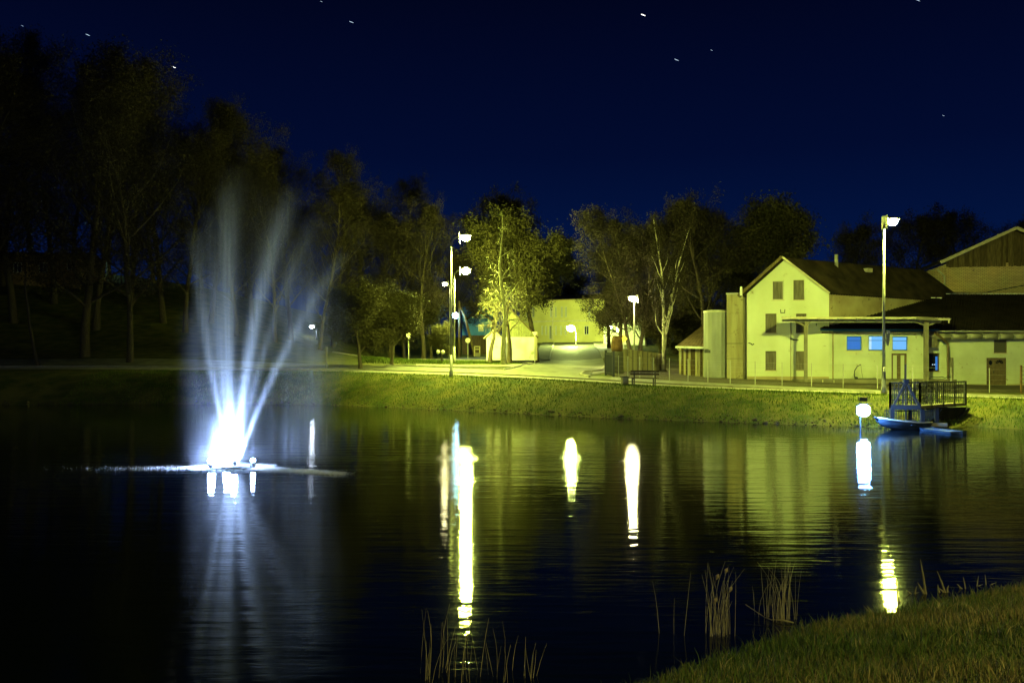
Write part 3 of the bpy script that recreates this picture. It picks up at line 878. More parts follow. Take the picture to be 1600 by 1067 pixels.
# wooden utility pole with cold lamp and brace
D = 104
x, y = XY(717.5, D)
zb = gz(x, y)
t = thing('utility_pole', 'wooden utility pole with slanting brace and cold white lamp', 'utility pole', (x, y, zb))
MB().tube([(x, y, zb - .2), (x, y, Z(470, D))], [.17, .11], 8).build('pole', M['dark_wood_b'], t, True)
MB().tube([P(742, 556, D - 1.5), P(726, 494, D), P(718, 478, D)], [.17, .14, .1], 8).build('brace', M['dark_wood_b'], t, True)
MB().bar(P(717.5, 489, D), P(712, 489, D - .6), .06).build('lamp_arm', M['metal'], t)
MB().ball(P(711.5, 488, D - .7), .3, 0, 10, 6, (1, 1, .3)).build('lamp_head', M['metal'], t, True)
MB().ball(P(711.5, 493, D - .7), .34).build('lens', emis('cold_glow', (0.30, 0.66, 1.0), 110), t, True)
# overhead cable
cb = MB()
a, b = P(717.5, 473, D), P(610, 462, 112)
cb.tube([a.lerp(b, k / 8) - Vector((0, 0, 1.2 * 4 * (k / 8) * (1 - k / 8))) for k in range(9)], .02, 4)
o = cb.build('overhead_cable', M['dark_metal']); tag(o, 'thin overhead cable from the wooden utility pole to the left trees', 'cable')

# ------------------------------------------------------------------ buildings
UP = Vector((0, 0, 1))
class Wall:
    """a wall plane from point a to point b (world XY), outward normal to the right of a->b ... towards the viewer"""
    def __init__(s, a, b):
        s.a = Vector((a[0], a[1], 0)); s.b = Vector((b[0], b[1], 0))
        s.L = (s.b - s.a).length
        s.u = (s.b - s.a).normalized()
        s.n = Vector((s.u.y, -s.u.x, 0))
    def pt(s, u, z, out=0.0):
        return s.a + s.u * u + UP * z + s.n * out
    def u_at(s, px):
        k = (px - 800) / F
        # a.x + u*ux = k*(a.y + u*uy)
        return (k * s.a.y - s.a.x) / (s.u.x - k * s.u.y)
    def z_at(s, px, py):
        p = s.a + s.u * s.u_at(px)
        return CH + (HZ - py) * p.y / F
    def rect(s, x0, y0, x1, y1):
        """photo rect -> (u0, u1, z0, z1)"""
        u0, u1 = s.u_at(x0), s.u_at(x1)
        xm = (x0 + x1) / 2
        return (u0, u1, s.z_at(xm, y1), s.z_at(xm, y0))

def wall_mesh(wl_, outline, holes, th, name, m, parent, out=0.0):
    vs = [Vector(p) for p in outline]
    faces = [list(range(len(vs)))]
    for h in holes:
        b = len(vs)
        vs += [Vector((h[0], h[2])), Vector((h[1], h[2])), Vector((h[1], h[3])), Vector((h[0], h[3]))]
        faces.append([b, b + 1, b + 2, b + 3])
    r = delaunay_2d_cdt(vs, [], faces, 1, 1e-5)
    mb = MB()
    V = r[0]
    tri = []
    for f in r[2]:
        c = sum((V[i] for i in f), Vector((0, 0))) / len(f)
        if any(h[0] < c.x < h[1] and h[2] < c.y < h[3] for h in holes): continue
        tri.append(f)
    mb.add([wl_.pt(v.x, v.y, out) for v in V], tri)
    mb.add([wl_.pt(v.x, v.y, out - th) for v in V], [tuple(reversed(f)) for f in tri])
    def sides(loop, flip):
        n = len(loop)
        b = [wl_.pt(p[0], p[1], out) for p in loop] + [wl_.pt(p[0], p[1], out - th) for p in loop]
        fs = [((i, i + n, (i + 1) % n + n, (i + 1) % n) if not flip else (i, (i + 1) % n, (i + 1) % n + n, i + n)) for i in range(n)]
        mb.add(b, fs)
    sides([tuple(p) for p in outline], False)
    for h in holes:
        sides([(h[0], h[2]), (h[1], h[2]), (h[1], h[3]), (h[0], h[3])], True)
    return mb.build(name, m, parent)

def wbox(mb, wl_, u0, u1, z0, z1, o0, o1, mi=0):
    c = wl_.pt((u0 + u1) / 2, (z0 + z1) / 2, (o0 + o1) / 2)
    mb.obox(c, wl_.u * (u1 - u0) / 2, wl_.n * abs(o1 - o0) / 2, UP * (z1 - z0) / 2, mi)

def window(wl_, h, parent, m_glass, m_frame, inset=0.12, mull=0, trans=0, sill=True, fr=0.07, name='window', extra=None, label=None):
    u0, u1, z0, z1 = h
    mb = MB()
    wbox(mb, wl_, u0, u0 + fr, z0, z1, -inset - .06, -inset)
    wbox(mb, wl_, u1 - fr, u1, z0, z1, -inset - .06, -inset)
    wbox(mb, wl_, u0 + fr, u1 - fr, z0, z0 + fr, -inset - .06, -inset)
    wbox(mb, wl_, u0 + fr, u1 - fr, z1 - fr, z1, -inset - .06, -inset)
    for k in range(mull):
        uc = u0 + (u1 - u0) * (k + 1) / (mull + 1)
        wbox(mb, wl_, uc - fr * .4, uc + fr * .4, z0 + fr, z1 - fr, -inset - .055, -inset - .005)
    for k in range(trans):
        zc = z0 + (z1 - z0) * (0.68 if trans == 1 else (k + 1) / (trans + 1))
        wbox(mb, wl_, u0 + fr, u1 - fr, zc - fr * .3, zc + fr * .3, -inset - .054, -inset - .006)
    f = mb.build(name, m_frame, parent, label=label)
    g = MB()
    wbox(g, wl_, u0 + fr * .6, u1 - fr * .6, z0 + fr * .6, z1 - fr * .6, -inset - .045, -inset - .025)
    g.build('pane', m_glass, f)
    if sill:
        s = MB()
        wbox(s, wl_, u0 - .06, u1 + .06, z0 - .06, z0 - .003, -inset - .03, .07)
        s.build('sill', M['trim'], f)
    return f

def roof_slab(mb, pts, th=0.12, mi=0):
    """pts: 4 world corners (counter clockwise seen from above)"""
    p = [Vector(q) for q in pts]
    n = (p[1] - p[0]).cross(p[3] - p[0]).normalized()
    if n.z < 0: n = -n
    mb.add([*p, *[q - n * th for q in p]], [(0, 1, 2, 3), (7, 6, 5, 4), (0, 4, 5, 1), (1, 5, 6, 2), (2, 6, 7, 3), (3, 7, 4, 0)], mi)

def corrugated(mb, a0, a1, b1, b0, waves, amp=0.03, th=0.05, mi=0):
    """wavy sheet: a0-a1 lower edge, b0-b1 upper edge"""
    a0, a1, b0, b1 = map(Vector, (a0, a1, b0, b1))
    n = (a1 - a0).cross(b0 - a0).normalized()
    if n.z < 0: n = -n
    N = waves * 4
    base = len(mb.v)
    for k in range(N + 1):
        t = k / N
        off = n * amp * math.sin(2 * math.pi * waves * t)
        lo, hi = a0.lerp(a1, t), b0.lerp(b1, t)
        for q in (lo + off, hi + off, lo + off - n * th, hi + off - n * th):
            mb.v.append(tuple(q))
    for k in range(N):
        o_ = base + k * 4
        for f in ((0, 4, 5, 1), (2, 3, 7, 6), (0, 2, 6, 4), (1, 5, 7, 3)):
            mb.f.append(tuple(o_ + i for i in f)); mb.m.append(mi)

# ---- white gabled house
GL = XY(1167, 65.4); GR = XY(1295.5, 64.3)
zb = Z(594, 64.4) - 0.3
hs = thing('white_house', 'pale three storey house with steep gable and six windows', 'house', (GL[0], GL[1], zb))
wA = Wall(GL, GR)
holes = [wA.rect(1206.7, 438.5, 1224.6, 468.6), wA.rect(1239.7, 437.4, 1256.8, 468.6), wA.rect(1196, 490, 1213.4, 520), wA.rect(1243.8, 490, 1260.2, 520), wA.rect(1196, 548.6, 1213, 578.5), wA.rect(1243.6, 548.6, 1260, 578.5)]
ua = wA.u_at(1227); za = wA.z_at(1227, 405)
zel = wA.z_at(1167, 459); zer = wA.z_at(1295.5, 457)
wall_mesh(wA, [(0, zb), (wA.L, zb), (wA.L, zer), (ua, za), (0, zel)], holes, 0.35, 'wall', M['plaster'], hs)
for i, h in enumerate(holes):
    window(wA, h, hs, M['curtain_glass'], M['window_frame'] if i == 0 else M['brown_frame'], inset=.17, mull=0, fr=.055)
rd = Vector((0.84, 0.54, 0)).normalized()          # ridge direction
Lr = 17.0
wS = Wall(GR, (GR[0] + rd.x * Lr, GR[1] + rd.y * Lr))
st_ = 0.05
wS2 = Wall((GR[0] + rd.x * 0.42, GR[1] + rd.y * 0.42), (GR[0] + rd.x * Lr, GR[1] + rd.y * Lr))
wall_mesh(wS2, [(0, zb), (wS2.L, zb), (wS2.L, zer - .08), (0, zer - .08)], [], 0.3, 'side_wall', M['old_plaster'], hs)
apex = wA.pt(ua, za + .12); el = wA.pt(0, zel + .12); er = wA.pt(wA.L, zer + .12)
sl_l = (el - apex).normalized(); sl_r = (er - apex).normalized()
fo = -rd * 0.35
A0 = apex + fo; A1 = apex + rd * Lr
L0 = el + sl_l * .5 + fo; L1 = el + sl_l * .5 + rd * Lr
R0 = er + sl_r * .35 + fo; R1 = er + sl_r * .35 + rd * Lr
rb = MB(); corrugated(rb, R0, R1, A1, A0, 60, .035, .06); rb.build('roof_slope', M['roof'], hs)
rb = MB(); roof_slab(rb, [L0, A0, A1, L1], .06); rb.build('roof_slope', M['roof'], hs)
bb = MB(); bb.bar(A0 + UP * .03 - rd * .03, L0 + UP * .02 - rd * .03, .06, .2); bb.build('barge_board', M['dark_wood_b'], hs)
bb = MB(); bb.bar(A0 + UP * .03 - rd * .03, R0 + UP * .02 - rd * .03, .06, .14); bb.build('barge_board', M['trim'], hs)
c1 = apex + rd * 5.1 + UP * .1 + sl_r * .5
MB().tube([c1 - UP * .3, c1 + UP * .75], .14, 10).build('flue_pipe', M['galv'], hs, True)
c2 = apex + rd * 8.2 + sl_r * 1.0
MB().box(c2 + UP * .12, (.55, .5, .3), .57).build('skylight', M['trim'], hs)
mb = MB(); wbox(mb, wA, .02, wA.L - .02, wA.z_at(1200, 598), wA.z_at(1200, 588), .003, .035); mb.build('plinth', M['old_plaster'], hs)
# small things fixed to the gable wall: cable conduit, lamp, ring
MB().bar(wA.pt(wA.u_at(1235.5), wA.z_at(1235, 494), .03), wA.pt(wA.u_at(1235.5), wA.z_at(1235, 594), .03), .035).build('conduit', M['brown_frame'], hs)
hk = MB(); u_, z_ = wA.u_at(1223), wA.z_at(1223, 489)
hk.tube([wA.pt(u_ - .16, z_ + .25, .12), wA.pt(u_ - .14, z_, .12), wA.pt(u_ + .12, z_, .12), wA.pt(u_ + .14, z_ + .25, .12)], .03, 6)
hk.bar(wA.pt(u_, z_, 0), wA.pt(u_, z_, .13), .04); hk.build('wall_bracket', M['dark_metal'], hs)
hk = MB(); u_, z_ = wA.u_at(1240), wA.z_at(1240, 531)
hk.bar(wA.pt(u_ - .25, z_ + .06, .1), wA.pt(u_ + .32, z_ - .04, .25), .07); hk.bar(wA.pt(u_, z_, 0), wA.pt(u_, z_, .14), .08); hk.build('wall_spotlight', M['dark_metal'], hs)
hk = MB(); u_, z_ = wA.u_at(1174), wA.z_at(1174, 537)
hk.tube([wA.pt(u_ - .22, z_ + .06, .1), wA.pt(u_ - .05, z_ + .02, .12), wA.pt(u_ + .05, z_ - .1, .1), wA.pt(u_ + .18, z_, .14)], .035, 6); hk.bar(wA.pt(u_, z_, 0), wA.pt(u_, z_ - .03, .12), .06); hk.build('cable_hook', M['dark_metal'], hs)

# ---- low building with two roof parts
B0 = XY(1283, 64.6); B1 = XY(1660, 64.2)
wB = Wall(B0, B1)
zb = 0.9
lb = thing('low_building', 'long low pale building with blue lit windows and dark roof', 'building', (B0[0], B0[1], zb))
hb = [wB.rect(1323, 525, 1346.6, 547.3), wB.rect(1357.2, 524.5, 1381, 547.5), wB.rect(1394.5, 525.5, 1418.4, 547.4), wB.rect(1393, 552, 1417, 592), wB.rect(1451, 551.5, 1468, 580.5), wB.rect(1541.5, 559, 1572.6, 604), wB.rect(1553, 531, 1573.6, 551.5)]
ze = wB.z_at(1500, 519)
wall_mesh(wB, [(0, zb), (wB.L, zb), (wB.L, ze), (0, ze)], hb, 0.35, 'wall', M['plaster2'], lb)
for ua_, ub_ in ((wB.u_at(1486), wB.u_at(1541)), (wB.u_at(1573), wB.u_at(1650))):
    mb = MB(); wbox(mb, wB, ua_, ub_, wB.z_at(1560, 608), wB.z_at(1560, 600), .003, .03); mb.build('plinth', M['old_plaster'], lb)
window(wB, hb[0], lb, M['blue_lit'], M['blue_frame'], .08, 0, 1, fr=.06)
f = window(wB, hb[1], lb, M['blue_pale'], M['blue_frame'], .08, 0, 1, fr=.06)
g = MB(); u0, u1, z0, z1 = hb[1]; wbox(g, wB, u0 + .07, u0 + .24, z0 + .07, z1 - .07, -.10, -.09); g.build('curtain', M['blue_white'], f)
window(wB, hb[2], lb, M['blue_pale'], M['blue_frame'], .08, 0, 1, fr=.06)
# double door: two leaves in a brown frame
def door(wl_, h, parent, leaves, m_leaf, m_frame, inset=.1, label=None):
    u0, u1, z0, z1 = h
    mb = MB()
    wbox(mb, wl_, u0, u0 + .13, z0, z1, -inset - .08, -inset + .04); wbox(mb, wl_, u1 - .13, u1, z0, z1, -inset - .08, -inset + .04)
    wbox(mb, wl_, u0 + .13, u1 - .13, z1 - .13, z1, -inset - .08, -inset + .04)
    fr_ = mb.build('door', m_frame, parent, label=label)
    w = (u1 - u0 - .26) / leaves
    for k in range(leaves):
        g = MB()
        wbox(g, wl_, u0 + .13 + w * k + .01, u0 + .13 + w * (k + 1) - .01, z0 + .02, z1 - .14, -inset - .06, -inset - .01)
        g.build('door_leaf', m_leaf, fr_)
    return fr_
u0, u1, z0, z1 = hb[3]
fr_ = door(wB, hb[3], lb, 2, M['plaster2'], M['brown_frame'], label='double door with pale leaves in a brown frame')
g = MB(); um = (u0 + u1) / 2
wbox(g, wB, um - .13, um + .13, z0 + .02, z1 - .14, -.105, -.08); g.build('centre_post', M['brown_frame'], fr_)
# brown entrance door with fan light
fr_ = door(wB, hb[5], lb, 1, M['brown_frame'], M['brown_frame'], label='brown entrance door with a small fan light')
u0, u1, z0, z1 = hb[5]
def fan(cu, cz, r, k):
    mb = MB()
    for i in range(k):
        a0 = math.pi * i / k + .06; a1 = math.pi * (i + 1) / k - .06
        pts = [(r * .3 * math.cos(a0), r * .3 * math.sin(a0)), (r * math.cos(a0), r * math.sin(a0)), (r * math.cos(a1), r * math.sin(a1)), (r * .3 * math.cos(a1), r * .3 * math.sin(a1))]
        vs = [wB.pt(cu + p_[0], cz + p_[1], -.105) for p_ in pts] + [wB.pt(cu + p_[0], cz + p_[1], -.085) for p_ in pts]
        mb.add(vs, [(4, 5, 6, 7), (0, 1, 5, 4), (1, 2, 6, 5), (2, 3, 7, 6), (3, 0, 4, 7)])
    return mb
fan(u0 + (u1 - u0) * .68, z0 + (z1 - z0) * .80, .28, 5).build('fan_light', M['dark_glass'], fr_)
ov = MB(); cu, cz = u0 + (u1 - u0) * .23, z0 + (z1 - z0) * .83
vs = [wB.pt(cu + .12 * math.cos(a), cz + .17 * math.sin(a), o_) for o_ in (-.105, -.085) for a in [2 * math.pi * k / 10 for k in range(10)]]
ov.add(vs, [tuple(range(10, 20))] + [(k, (k + 1) % 10, 10 + (k + 1) % 10, 10 + k) for k in range(10)]); ov.build('oval_light', M['dark_glass'], fr_)
hd = MB(); hd.bar(wB.pt(u0 + .55, z0 + .95, -.06), wB.pt(u0 + .52, z0 + 1.15, -.03), .03); hd.build('handle', M['dark_metal'], fr_)
g = MB(); wbox(g, wB, u0 - .45, u0 + .05, z0 - .02, z0 + .1, .0, .5); g.build('doorstep', M['concrete_dark'], lb)
# dark window with inside screens
f = window(wB, hb[4], lb, M['dark_glass'], M['dark_wood'], .1, 0, 0, fr=.08, label='dark window with a blue lit strip inside')
g = MB(); u0, u1, z0, z1 = hb[4]; wbox(g, wB, u1 - .24, u1 - .09, z0 + .1, z1 - .25, -.128, -.12); g.build('lit_strip', M['blue_lit'], f)
g = MB()
for k in (0, 1): wbox(g, wB, u0 + .3 + k * .14, u0 + .38 + k * .14, z0 + .48, z0 + .53, -.128, -.12)
g.build('screen_light', emis('screen_white', (.7, .85, 1), 1.2), f)
window(wB, hb[6], lb, M['grey_glass'], M['brown_frame'], .08, 0, 0, fr=.06)
# eaves, gutter, roofs
D_e = 60.2
def roofpart(x0, x1, yl, yu, De, Du, x0u, x1u, waves, m):
    rb = MB()
    corrugated(rb, P(x0, yl, De), P(x1, yl, De), P(x1u, yu, Du), P(x0u, yu, Du), waves, .035, .07)
    rb.build('roof_slope', m, lb)
roofpart(1468, 1700, 516, 460, 63.6, 72.6, 1476, 1720, 60, M['roof'])
roofpart(1281, 1468, 513, 466.5, 63.9, 71.0, 1380, 1478, 46, M['roof'])
MB().bar(P(1462, 517.5, 63.55), P(1700, 517.6, 63.55), .12, .1).build('gutter', M['galv'], lb)
MB().bar(P(1282, 515.5, 63.8), P(1468, 516.0, 63.8), .1, .16).build('eave_board', M['blue_frame'], lb)
ev = MB(); ev.bar(P(1283, 519.5, 64.5), P(1640, 520.5, 63.9), .5, .1); ev.build('soffit', M['concrete_pale'], lb)
dshs = MB()
rc = P(1476, 459.5, 72.65)
src = None
for k in range(16):
    a = P(1478 + k * 9.5, 459.6, 72.65); b = P(1478 + k * 9.5 + 7.0, 459.6, 72.65)
    if src is None:
        src = MB().bar(a + UP * .03, b + UP * .03, .16, .07).build('ridge_tile', M['white_paint'], lb); a_first = a
    else:
        part_copy(src, lb, a - a_first)
for k in range(3):
    a = P(1444 + k * 10, 466, 71.05)
    part_copy(src, lb, a - a_first)
# end gable standing behind the canopy
ga = Wall(XY(1318, 68.8), XY(1382, 69.4))
wall_mesh(ga, [(0, 4.0), (ga.L, 4.0), (ga.L, ga.z_at(1382, 468)), (ga.u_at(1355), ga.z_at(1355, 459.5)), (0, ga.z_at(1318, 493))], [], .3, 'end_gable', M['old_plaster'], lb)
g = MB(); g.bar(ga.pt(-.2, ga.z_at(1314, 496), .08), ga.pt(ga.u_at(1355), ga.z_at(1355, 460), .08), .18, .12); g.build('barge_board', M['dark_wood'], lb)
# ---- duct along the eave: separate sections with bands
dp = thing('ventilation_duct', 'thick pale horizontal duct under the eave of the low building', 'duct', P(1462, 526, 63.75))
src = None
for k in range(6):
    x0, x1 = 1462 + k * 24.3, 1462 + (k + 1) * 24.3
    a, b = P(x0, 525.6, 63.72), P(x1, 525.6, 63.72)
    MB().tube([a, b - (b - a) * .01], .195, 14).build('duct_section', M['duct'], dp, True)
    MB().tube([b - Vector((.05, 0, 0)), b + Vector((.03, 0, 0))], .215, 14).build('duct_band', M['galv'], dp, True)
MB().tube([P(1462, 525.6, 63.72), P(1447, 524, 63.9), P(1441, 523.5, 64.2)], [.19, .17, .12], 12).build('duct_end', M['duct'], dp, True)
dn = MB().tube([P(1461, 519, 63.6), P(1464, 522, 63.4), P(1481, 537, 63.8), P(1481.5, 597, 64.0)], .085, 8)
o = dn.build('downpipe', M['brown_frame']); tag(o, 'bent brown downpipe at the canopy end of the low building', 'downpipe')
o = MB().box(P(1456, 536, 63.9), (.58, .5, .6)).build('vent_box', M['concrete_pale']); tag(o, 'small grey vent box on the wall over the dark window', 'vent box')
cbx = MB(); u_ = wB.u_at(1486); cbx.obox(wB.pt(u_, 2.25, .1), wB.u * .09, wB.n * .08, UP * .85)
o = cbx.build('cable_box', M['concrete_pale']); tag(o, 'narrow upright cable box beside the bent downpipe', 'cable box')
# ---- loading platform
pf = thing('loading_platform', 'low concrete loading platform under the canopy', 'platform', P(1365, 600, 62.6))
pl = MB(); pl.box(((P(1246, 0, 63).x + P(1484, 0, 63).x) / 2, 63.1, 1.31), (P(1484, 0, 63).x - P(1246, 0, 63).x, 2.2, .55)); pl.build('slab', M['concrete_pale'], pf)
for k in range(2):
    xx = (1285.5 + k * 17.5)
    MB().bar(P(xx, 593.5, 61.95), P(xx, 600, 61.95), .06).build('bumper', M['trim'], pf)
# ---- canopy
cn = thing('canopy', 'flat grey canopy on two posts before the low building', 'canopy', P(1259, 598, 61.6))
rb = MB()
corrugated(rb, P(1221, 495.0, 61.2), P(1484, 497.5, 61.2), P(1487, 497.4, 63.4), P(1224, 495.6, 63.4), 44, .03, .05); rb.build('roof_sheet', M['galv'], cn)
MB().bar(P(1221, 496.6, 61.15), P(1432, 496.9, 61.15), .05, .14).build('fascia', M['trim'], cn)
MB().bar(P(1432.4, 497, 61.15), P(1466, 498.6, 61.15), .06, .2).build('fascia', M['concrete_pale'], cn)
MB().bar(P(1466.4, 498.6, 61.15), P(1484.5, 498.9, 61.15), .06, .14).build('fascia', M['trim'], cn)
MB().bar(P(1222, 501.0, 61.8), P(1470, 502.2, 61.8), .14, .2).build('beam', M['metal'], cn)
MB().bar(P(1240, 500.8, 63.2), P(1470, 502.0, 63.2), .14, .2).build('beam', M['metal'], cn)
MB().bar(P(1482.5, 499, 61.2), P(1482.5, 505, 61.2), .07).build('spout', M['trim'], cn)
src = None
for xx in (1250, 1280, 1310, 1340, 1370, 1400, 1430, 1462):
    a = P(xx, 499.2, 61.3); b = Vector((a.x, 63.3, a.z - .02))
    MB().bar(a, b, .08, .12).build('rafter', M['metal'], cn)
for xx, w in ((1259, .2), (1447, .26)):
    a = P(xx, 502, 61.75)
    zb_ = gz(a.x, a.y) - .1
    MB().bar((a.x, a.y, zb_), a, w, w).build('post', M['concrete_pale'], cn)
    br = MB(); br.bar(a - UP * .35, a + Vector((-.75, 0, .0)), .1); br.bar(a - UP * .35, a + Vector((.95 if xx > 1300 else .35, 0, .05)), .12); br.build('brace', M['concrete_pale'], cn)
MB().bar(P(1275.5, 505, 62), P(1275.5, 509, 62), .05).build('hanging_hook', M['dark_metal'], cn)
# ---- curved drawbar (hand dolly) leaning at the wall on the platform
ht = MB(); bs = P(1344, 592, 63.2)
arc = [bs + Vector((-.35 + .0, 0, .05)), bs + Vector((-.42, 0, .3)), bs + Vector((-.38, 0, .6)), bs + Vector((-.2, 0, .88)), bs + Vector((.05, 0, 1.02))]
dl = thing('hand_trolley', 'black curved hand trolley standing on the loading platform', 'trolley', bs)
MB().tube(arc, .035, 6).build('curved_handle', M['dark_metal'], dl, True)
MB().bar(bs + Vector((-.35, 0, .03)), bs + Vector((1.1, 0, .03)), .25, .05).build('plate', M['dark_metal'], dl)
MB().tube([bs + Vector((.05, 0, 1.02)), bs + Vector((.1, 0, .5)), bs + Vector((.2, 0, .05))], .012, 5).build('strap', M['dark_metal'], dl)
w_ = MB(); w_.tube([bs + Vector((-.28, -.1, .06)), bs + Vector((-.28, .1, .06))], .1, 10); w_.build('wheel', M['dark_metal'], dl)
# cable rubbish on platform near the dark window
cbm = MB(); b0 = P(1452, 591.5, 62.8)
cbm.tube([b0 + Vector((k * .22, 0, .05 + .08 * abs(math.sin(k * 1.9)))) for k in range(8)], .03, 5)
o = cbm.build('hose', M['dark_metal']); tag(o, 'black hose lying on the platform under the dark window', 'hose')

# ---- brick building with boarded gable
cb_ = thing('brick_building', 'tall yellow brick building with dark boarded gable', 'building', P(1478, 520, 75))
wC = Wall(XY(1478, 78), XY(1692, 76.0))
zt = wC.z_at(1478, 413)
zt2 = wC.z_at(1692, 402)
wall_mesh(wC, [(0, 1.5), (wC.L, 1.5), (wC.L, zt + .05), (0, zt)], [(wC.u_at(1519.5), wC.u_at(1521.5), wC.z_at(1520, 424), wC.z_at(1520, 421.5))], .35, 'wall', M['brick'], cb_)
ap = (wC.u_at(1585), wC.z_at(1585, 357.5))
lo = (wC.u_at(1467), wC.z_at(1467, 411))
ro = (2 * ap[0] - lo[0], lo[1])
slope = (ap[1] - lo[1]) / (ap[0] - lo[0])
nb = 54
bw = (wC.L + .4) / nb
for k in range(nb):
    u0 = .02 + k * bw; u1 = u0 + bw * random.uniform(.86, .97)
    def top(u): return ap[1] - slope * abs(u - ap[0]) - .18
    if 1569 < 800 + F * wC.pt(u0, 0).x / wC.pt(u0, 0).y < 1574: continue
    zb_ = zt - .25 - random.uniform(0, .05)
    t0_, t1_ = top(u0), top(u1)
    if min(t0_, t1_) < zb_ + .1: continue
    o1, o2 = .04 + random.uniform(0, .025), .0
    vs = [wC.pt(u0, zb_, o2), wC.pt(u1, zb_, o2), wC.pt(u1, t1_, o2), wC.pt(u0, t0_, o2), wC.pt(u0, zb_, o1), wC.pt(u1, zb_, o1), wC.pt(u1, t1_, o1), wC.pt(u0, t0_, o1)]
    mb = MB(); mb.add(vs, [(4, 5, 6, 7), (3, 2, 1, 0), (0, 1, 5, 4), (1, 2, 6, 5), (2, 3, 7, 6), (3, 0, 4, 7)])
    mb.build('plank', M['dark_wood_b'] if random.random() < .3 else M['dark_wood'], cb_)
bk = MB(); bk.add([wC.pt(.05, zt - .1, -.1), wC.pt(ro[0] - .4, zt - .1, -.1), wC.pt(ap[0], ap[1] - .2, -.1)], [(0, 1, 2)]); bk.build('gable_backing', M['dark_wood'], cb_)
back = -wC.n * 14
for s_, (e_, name_) in enumerate(((lo, 'l'), (ro, 'r'))):
    rb = MB()
    a = wC.pt(e_[0], e_[1], .5); b = wC.pt(ap[0], ap[1], .5)
    roof_slab(rb, [a, b, b + back, a + back], .1); rb.build('roof_slope', M['roof'], cb_)
    MB().bar(a + wC.n * .04 + UP * .0, b + wC.n * .04 + UP * .0, .05, .26).build('barge_board', M['trim'], cb_)
MB().tube([wC.pt(-.75, zt - .45, .2), wC.pt(-.15, zt - 1.05, .12), wC.pt(-.1, zt - 3.6, .12)], .08, 8).build('downpipe', M['galv'], cb_, True)
sw = Wall((wC.a - wC.n * 12).xy, wC.a.xy)
wall_mesh(sw, [(0, 1.5), (sw.L - .4, 1.5), (sw.L - .4, zt), (0, zt)], [], .3, 'side_wall', M['brick'], cb_)
o = MB().tube([P(1480, 459, 72) + Vector((0, 0, .1)), P(1540, 457, 71.5), P(1600, 446, 71), P(1640, 438, 71)], .04, 5).build('wall_cable', M['dark_metal']); tag(o, 'black cable running up across the yellow brick wall', 'cable')

# ---- grey tank and concrete pillar
ck = P(1123, 590, 66)
tk = thing('steel_tank', 'grey ribbed steel tank beside the concrete pillar', 'tank', (ck.x, ck.y, ck.z))
zt_ = Z(486, 66); r_t = .88
prof = MB(); n = 64
zs = [ck.z - .3, zt_]
vs = []
for z in zs:
    for k in range(n):
        a = 2 * math.pi * k / n
        r = r_t + (.025 if (k // 2) % 2 else 0)
        vs.append((ck.x + r * math.cos(a), ck.y + .9 + r * math.sin(a), z))
prof.add(vs, [(k, (k + 1) % n, n + (k + 1) % n, n + k) for k in range(n)] + [tuple(range(n, 2 * n))])
prof.build('shell', M['tank'], tk)
MB().lathe((ck.x, ck.y + .9, zt_), [(r_t + .05, -.08), (r_t + .05, .06), (.5, .12), (.1, .15)], 24).build('lid', M['galv'], tk)
lp = MB(); a = P(1105, 549, 65.8); lp.box(a, (.4, .3, .22)); lp.box(a + Vector((-.05, -.05, .14)), (.25, .2, .06)); lp.build('wall_lantern', M['dark_metal'], tk)
pr_ = thing('concrete_pillar', 'tall weathered concrete pillar against the white gabled house', 'pillar', P(1148, 592, 65.9))
a, b = XY(1135.5, 65.8), XY(1160.5, 65.3)
wP = Wall(a, b)
zt_ = wP.z_at(1148, 460)
mb = MB(); wbox(mb, wP, 0, wP.L, 1.0, zt_, -1.6, 0); mb.build('shaft', M['concrete'], pr_)
mb = MB(); wbox(mb, wP, -.05, wP.L * .72, zt_ + .003, zt_ + .12, -1.65, .06); mb.build('cap', M['galv'], pr_)
mb = MB(); wbox(mb, wP, -.02, wP.L + .02, Z(537, 65.5), Z(536.2, 65.5), 0.0, .02); wbox(mb, wP, -.02, wP.L + .02, Z(560.5, 65.5), Z(560, 65.5), 0.0, .02); mb.build('joint_band', M['concrete_dark'], pr_)
o = MB(); o.bar(P(1163.8, 593, 65.9), P(1163.8, 458, 65.9), .30, .3); o = o.build('flue', M['concrete_pale']); tag(o, 'square dull flue between the concrete pillar and white house', 'flue')
o = MB().tube([P(1158, 462, 65), P(1158, 448, 65)], .09, 8).build('vent_pipe', M['white_paint']); tag(o, 'short white vent pipe on top of the concrete pillar', 'pipe')

# ---- planked shed left of the tank
sh = thing('planked_shed', 'small shed with rusty sloping roof and vertical planks', 'shed', P(1085, 585, 68))
wH = Wall(XY(1061, 69), XY(1106, 67.6))
zt_ = wH.z_at(1085, 541); zb_ = wH.z_at(1085, 588)
k = 0; u = 0.0
cols_ = ['pale_wood', 'dark_wood', 'pale_wood', 'dark_wood', 'pale_wood', 'dark_wood', 'dark_wood', 'pale_wood', 'pale_wood', 'dark_wood', 'pale_wood', 'pale_wood']
while u < wH.L - .1:
    mb = MB(); wbox(mb, wH, u + .01, min(u + .185, wH.L), zb_ - .4, zt_, 0, .03 + .02 * (k % 2)); mb.build('plank', M[cols_[k % 12]], sh); u += .195; k += 1
mb = MB(); wbox(mb, wH, 0, wH.L, zb_ - .4, zt_, -2.4, -.003); mb.build('body', M['dark_wood'], sh)
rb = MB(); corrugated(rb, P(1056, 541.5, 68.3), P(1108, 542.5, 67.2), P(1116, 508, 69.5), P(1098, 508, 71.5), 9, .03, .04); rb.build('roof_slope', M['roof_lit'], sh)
MB().bar(P(1055.5, 542.2, 68.2), P(1104, 543.4, 67.2), .08, .16).build('eave_board', M['white_paint'], sh)
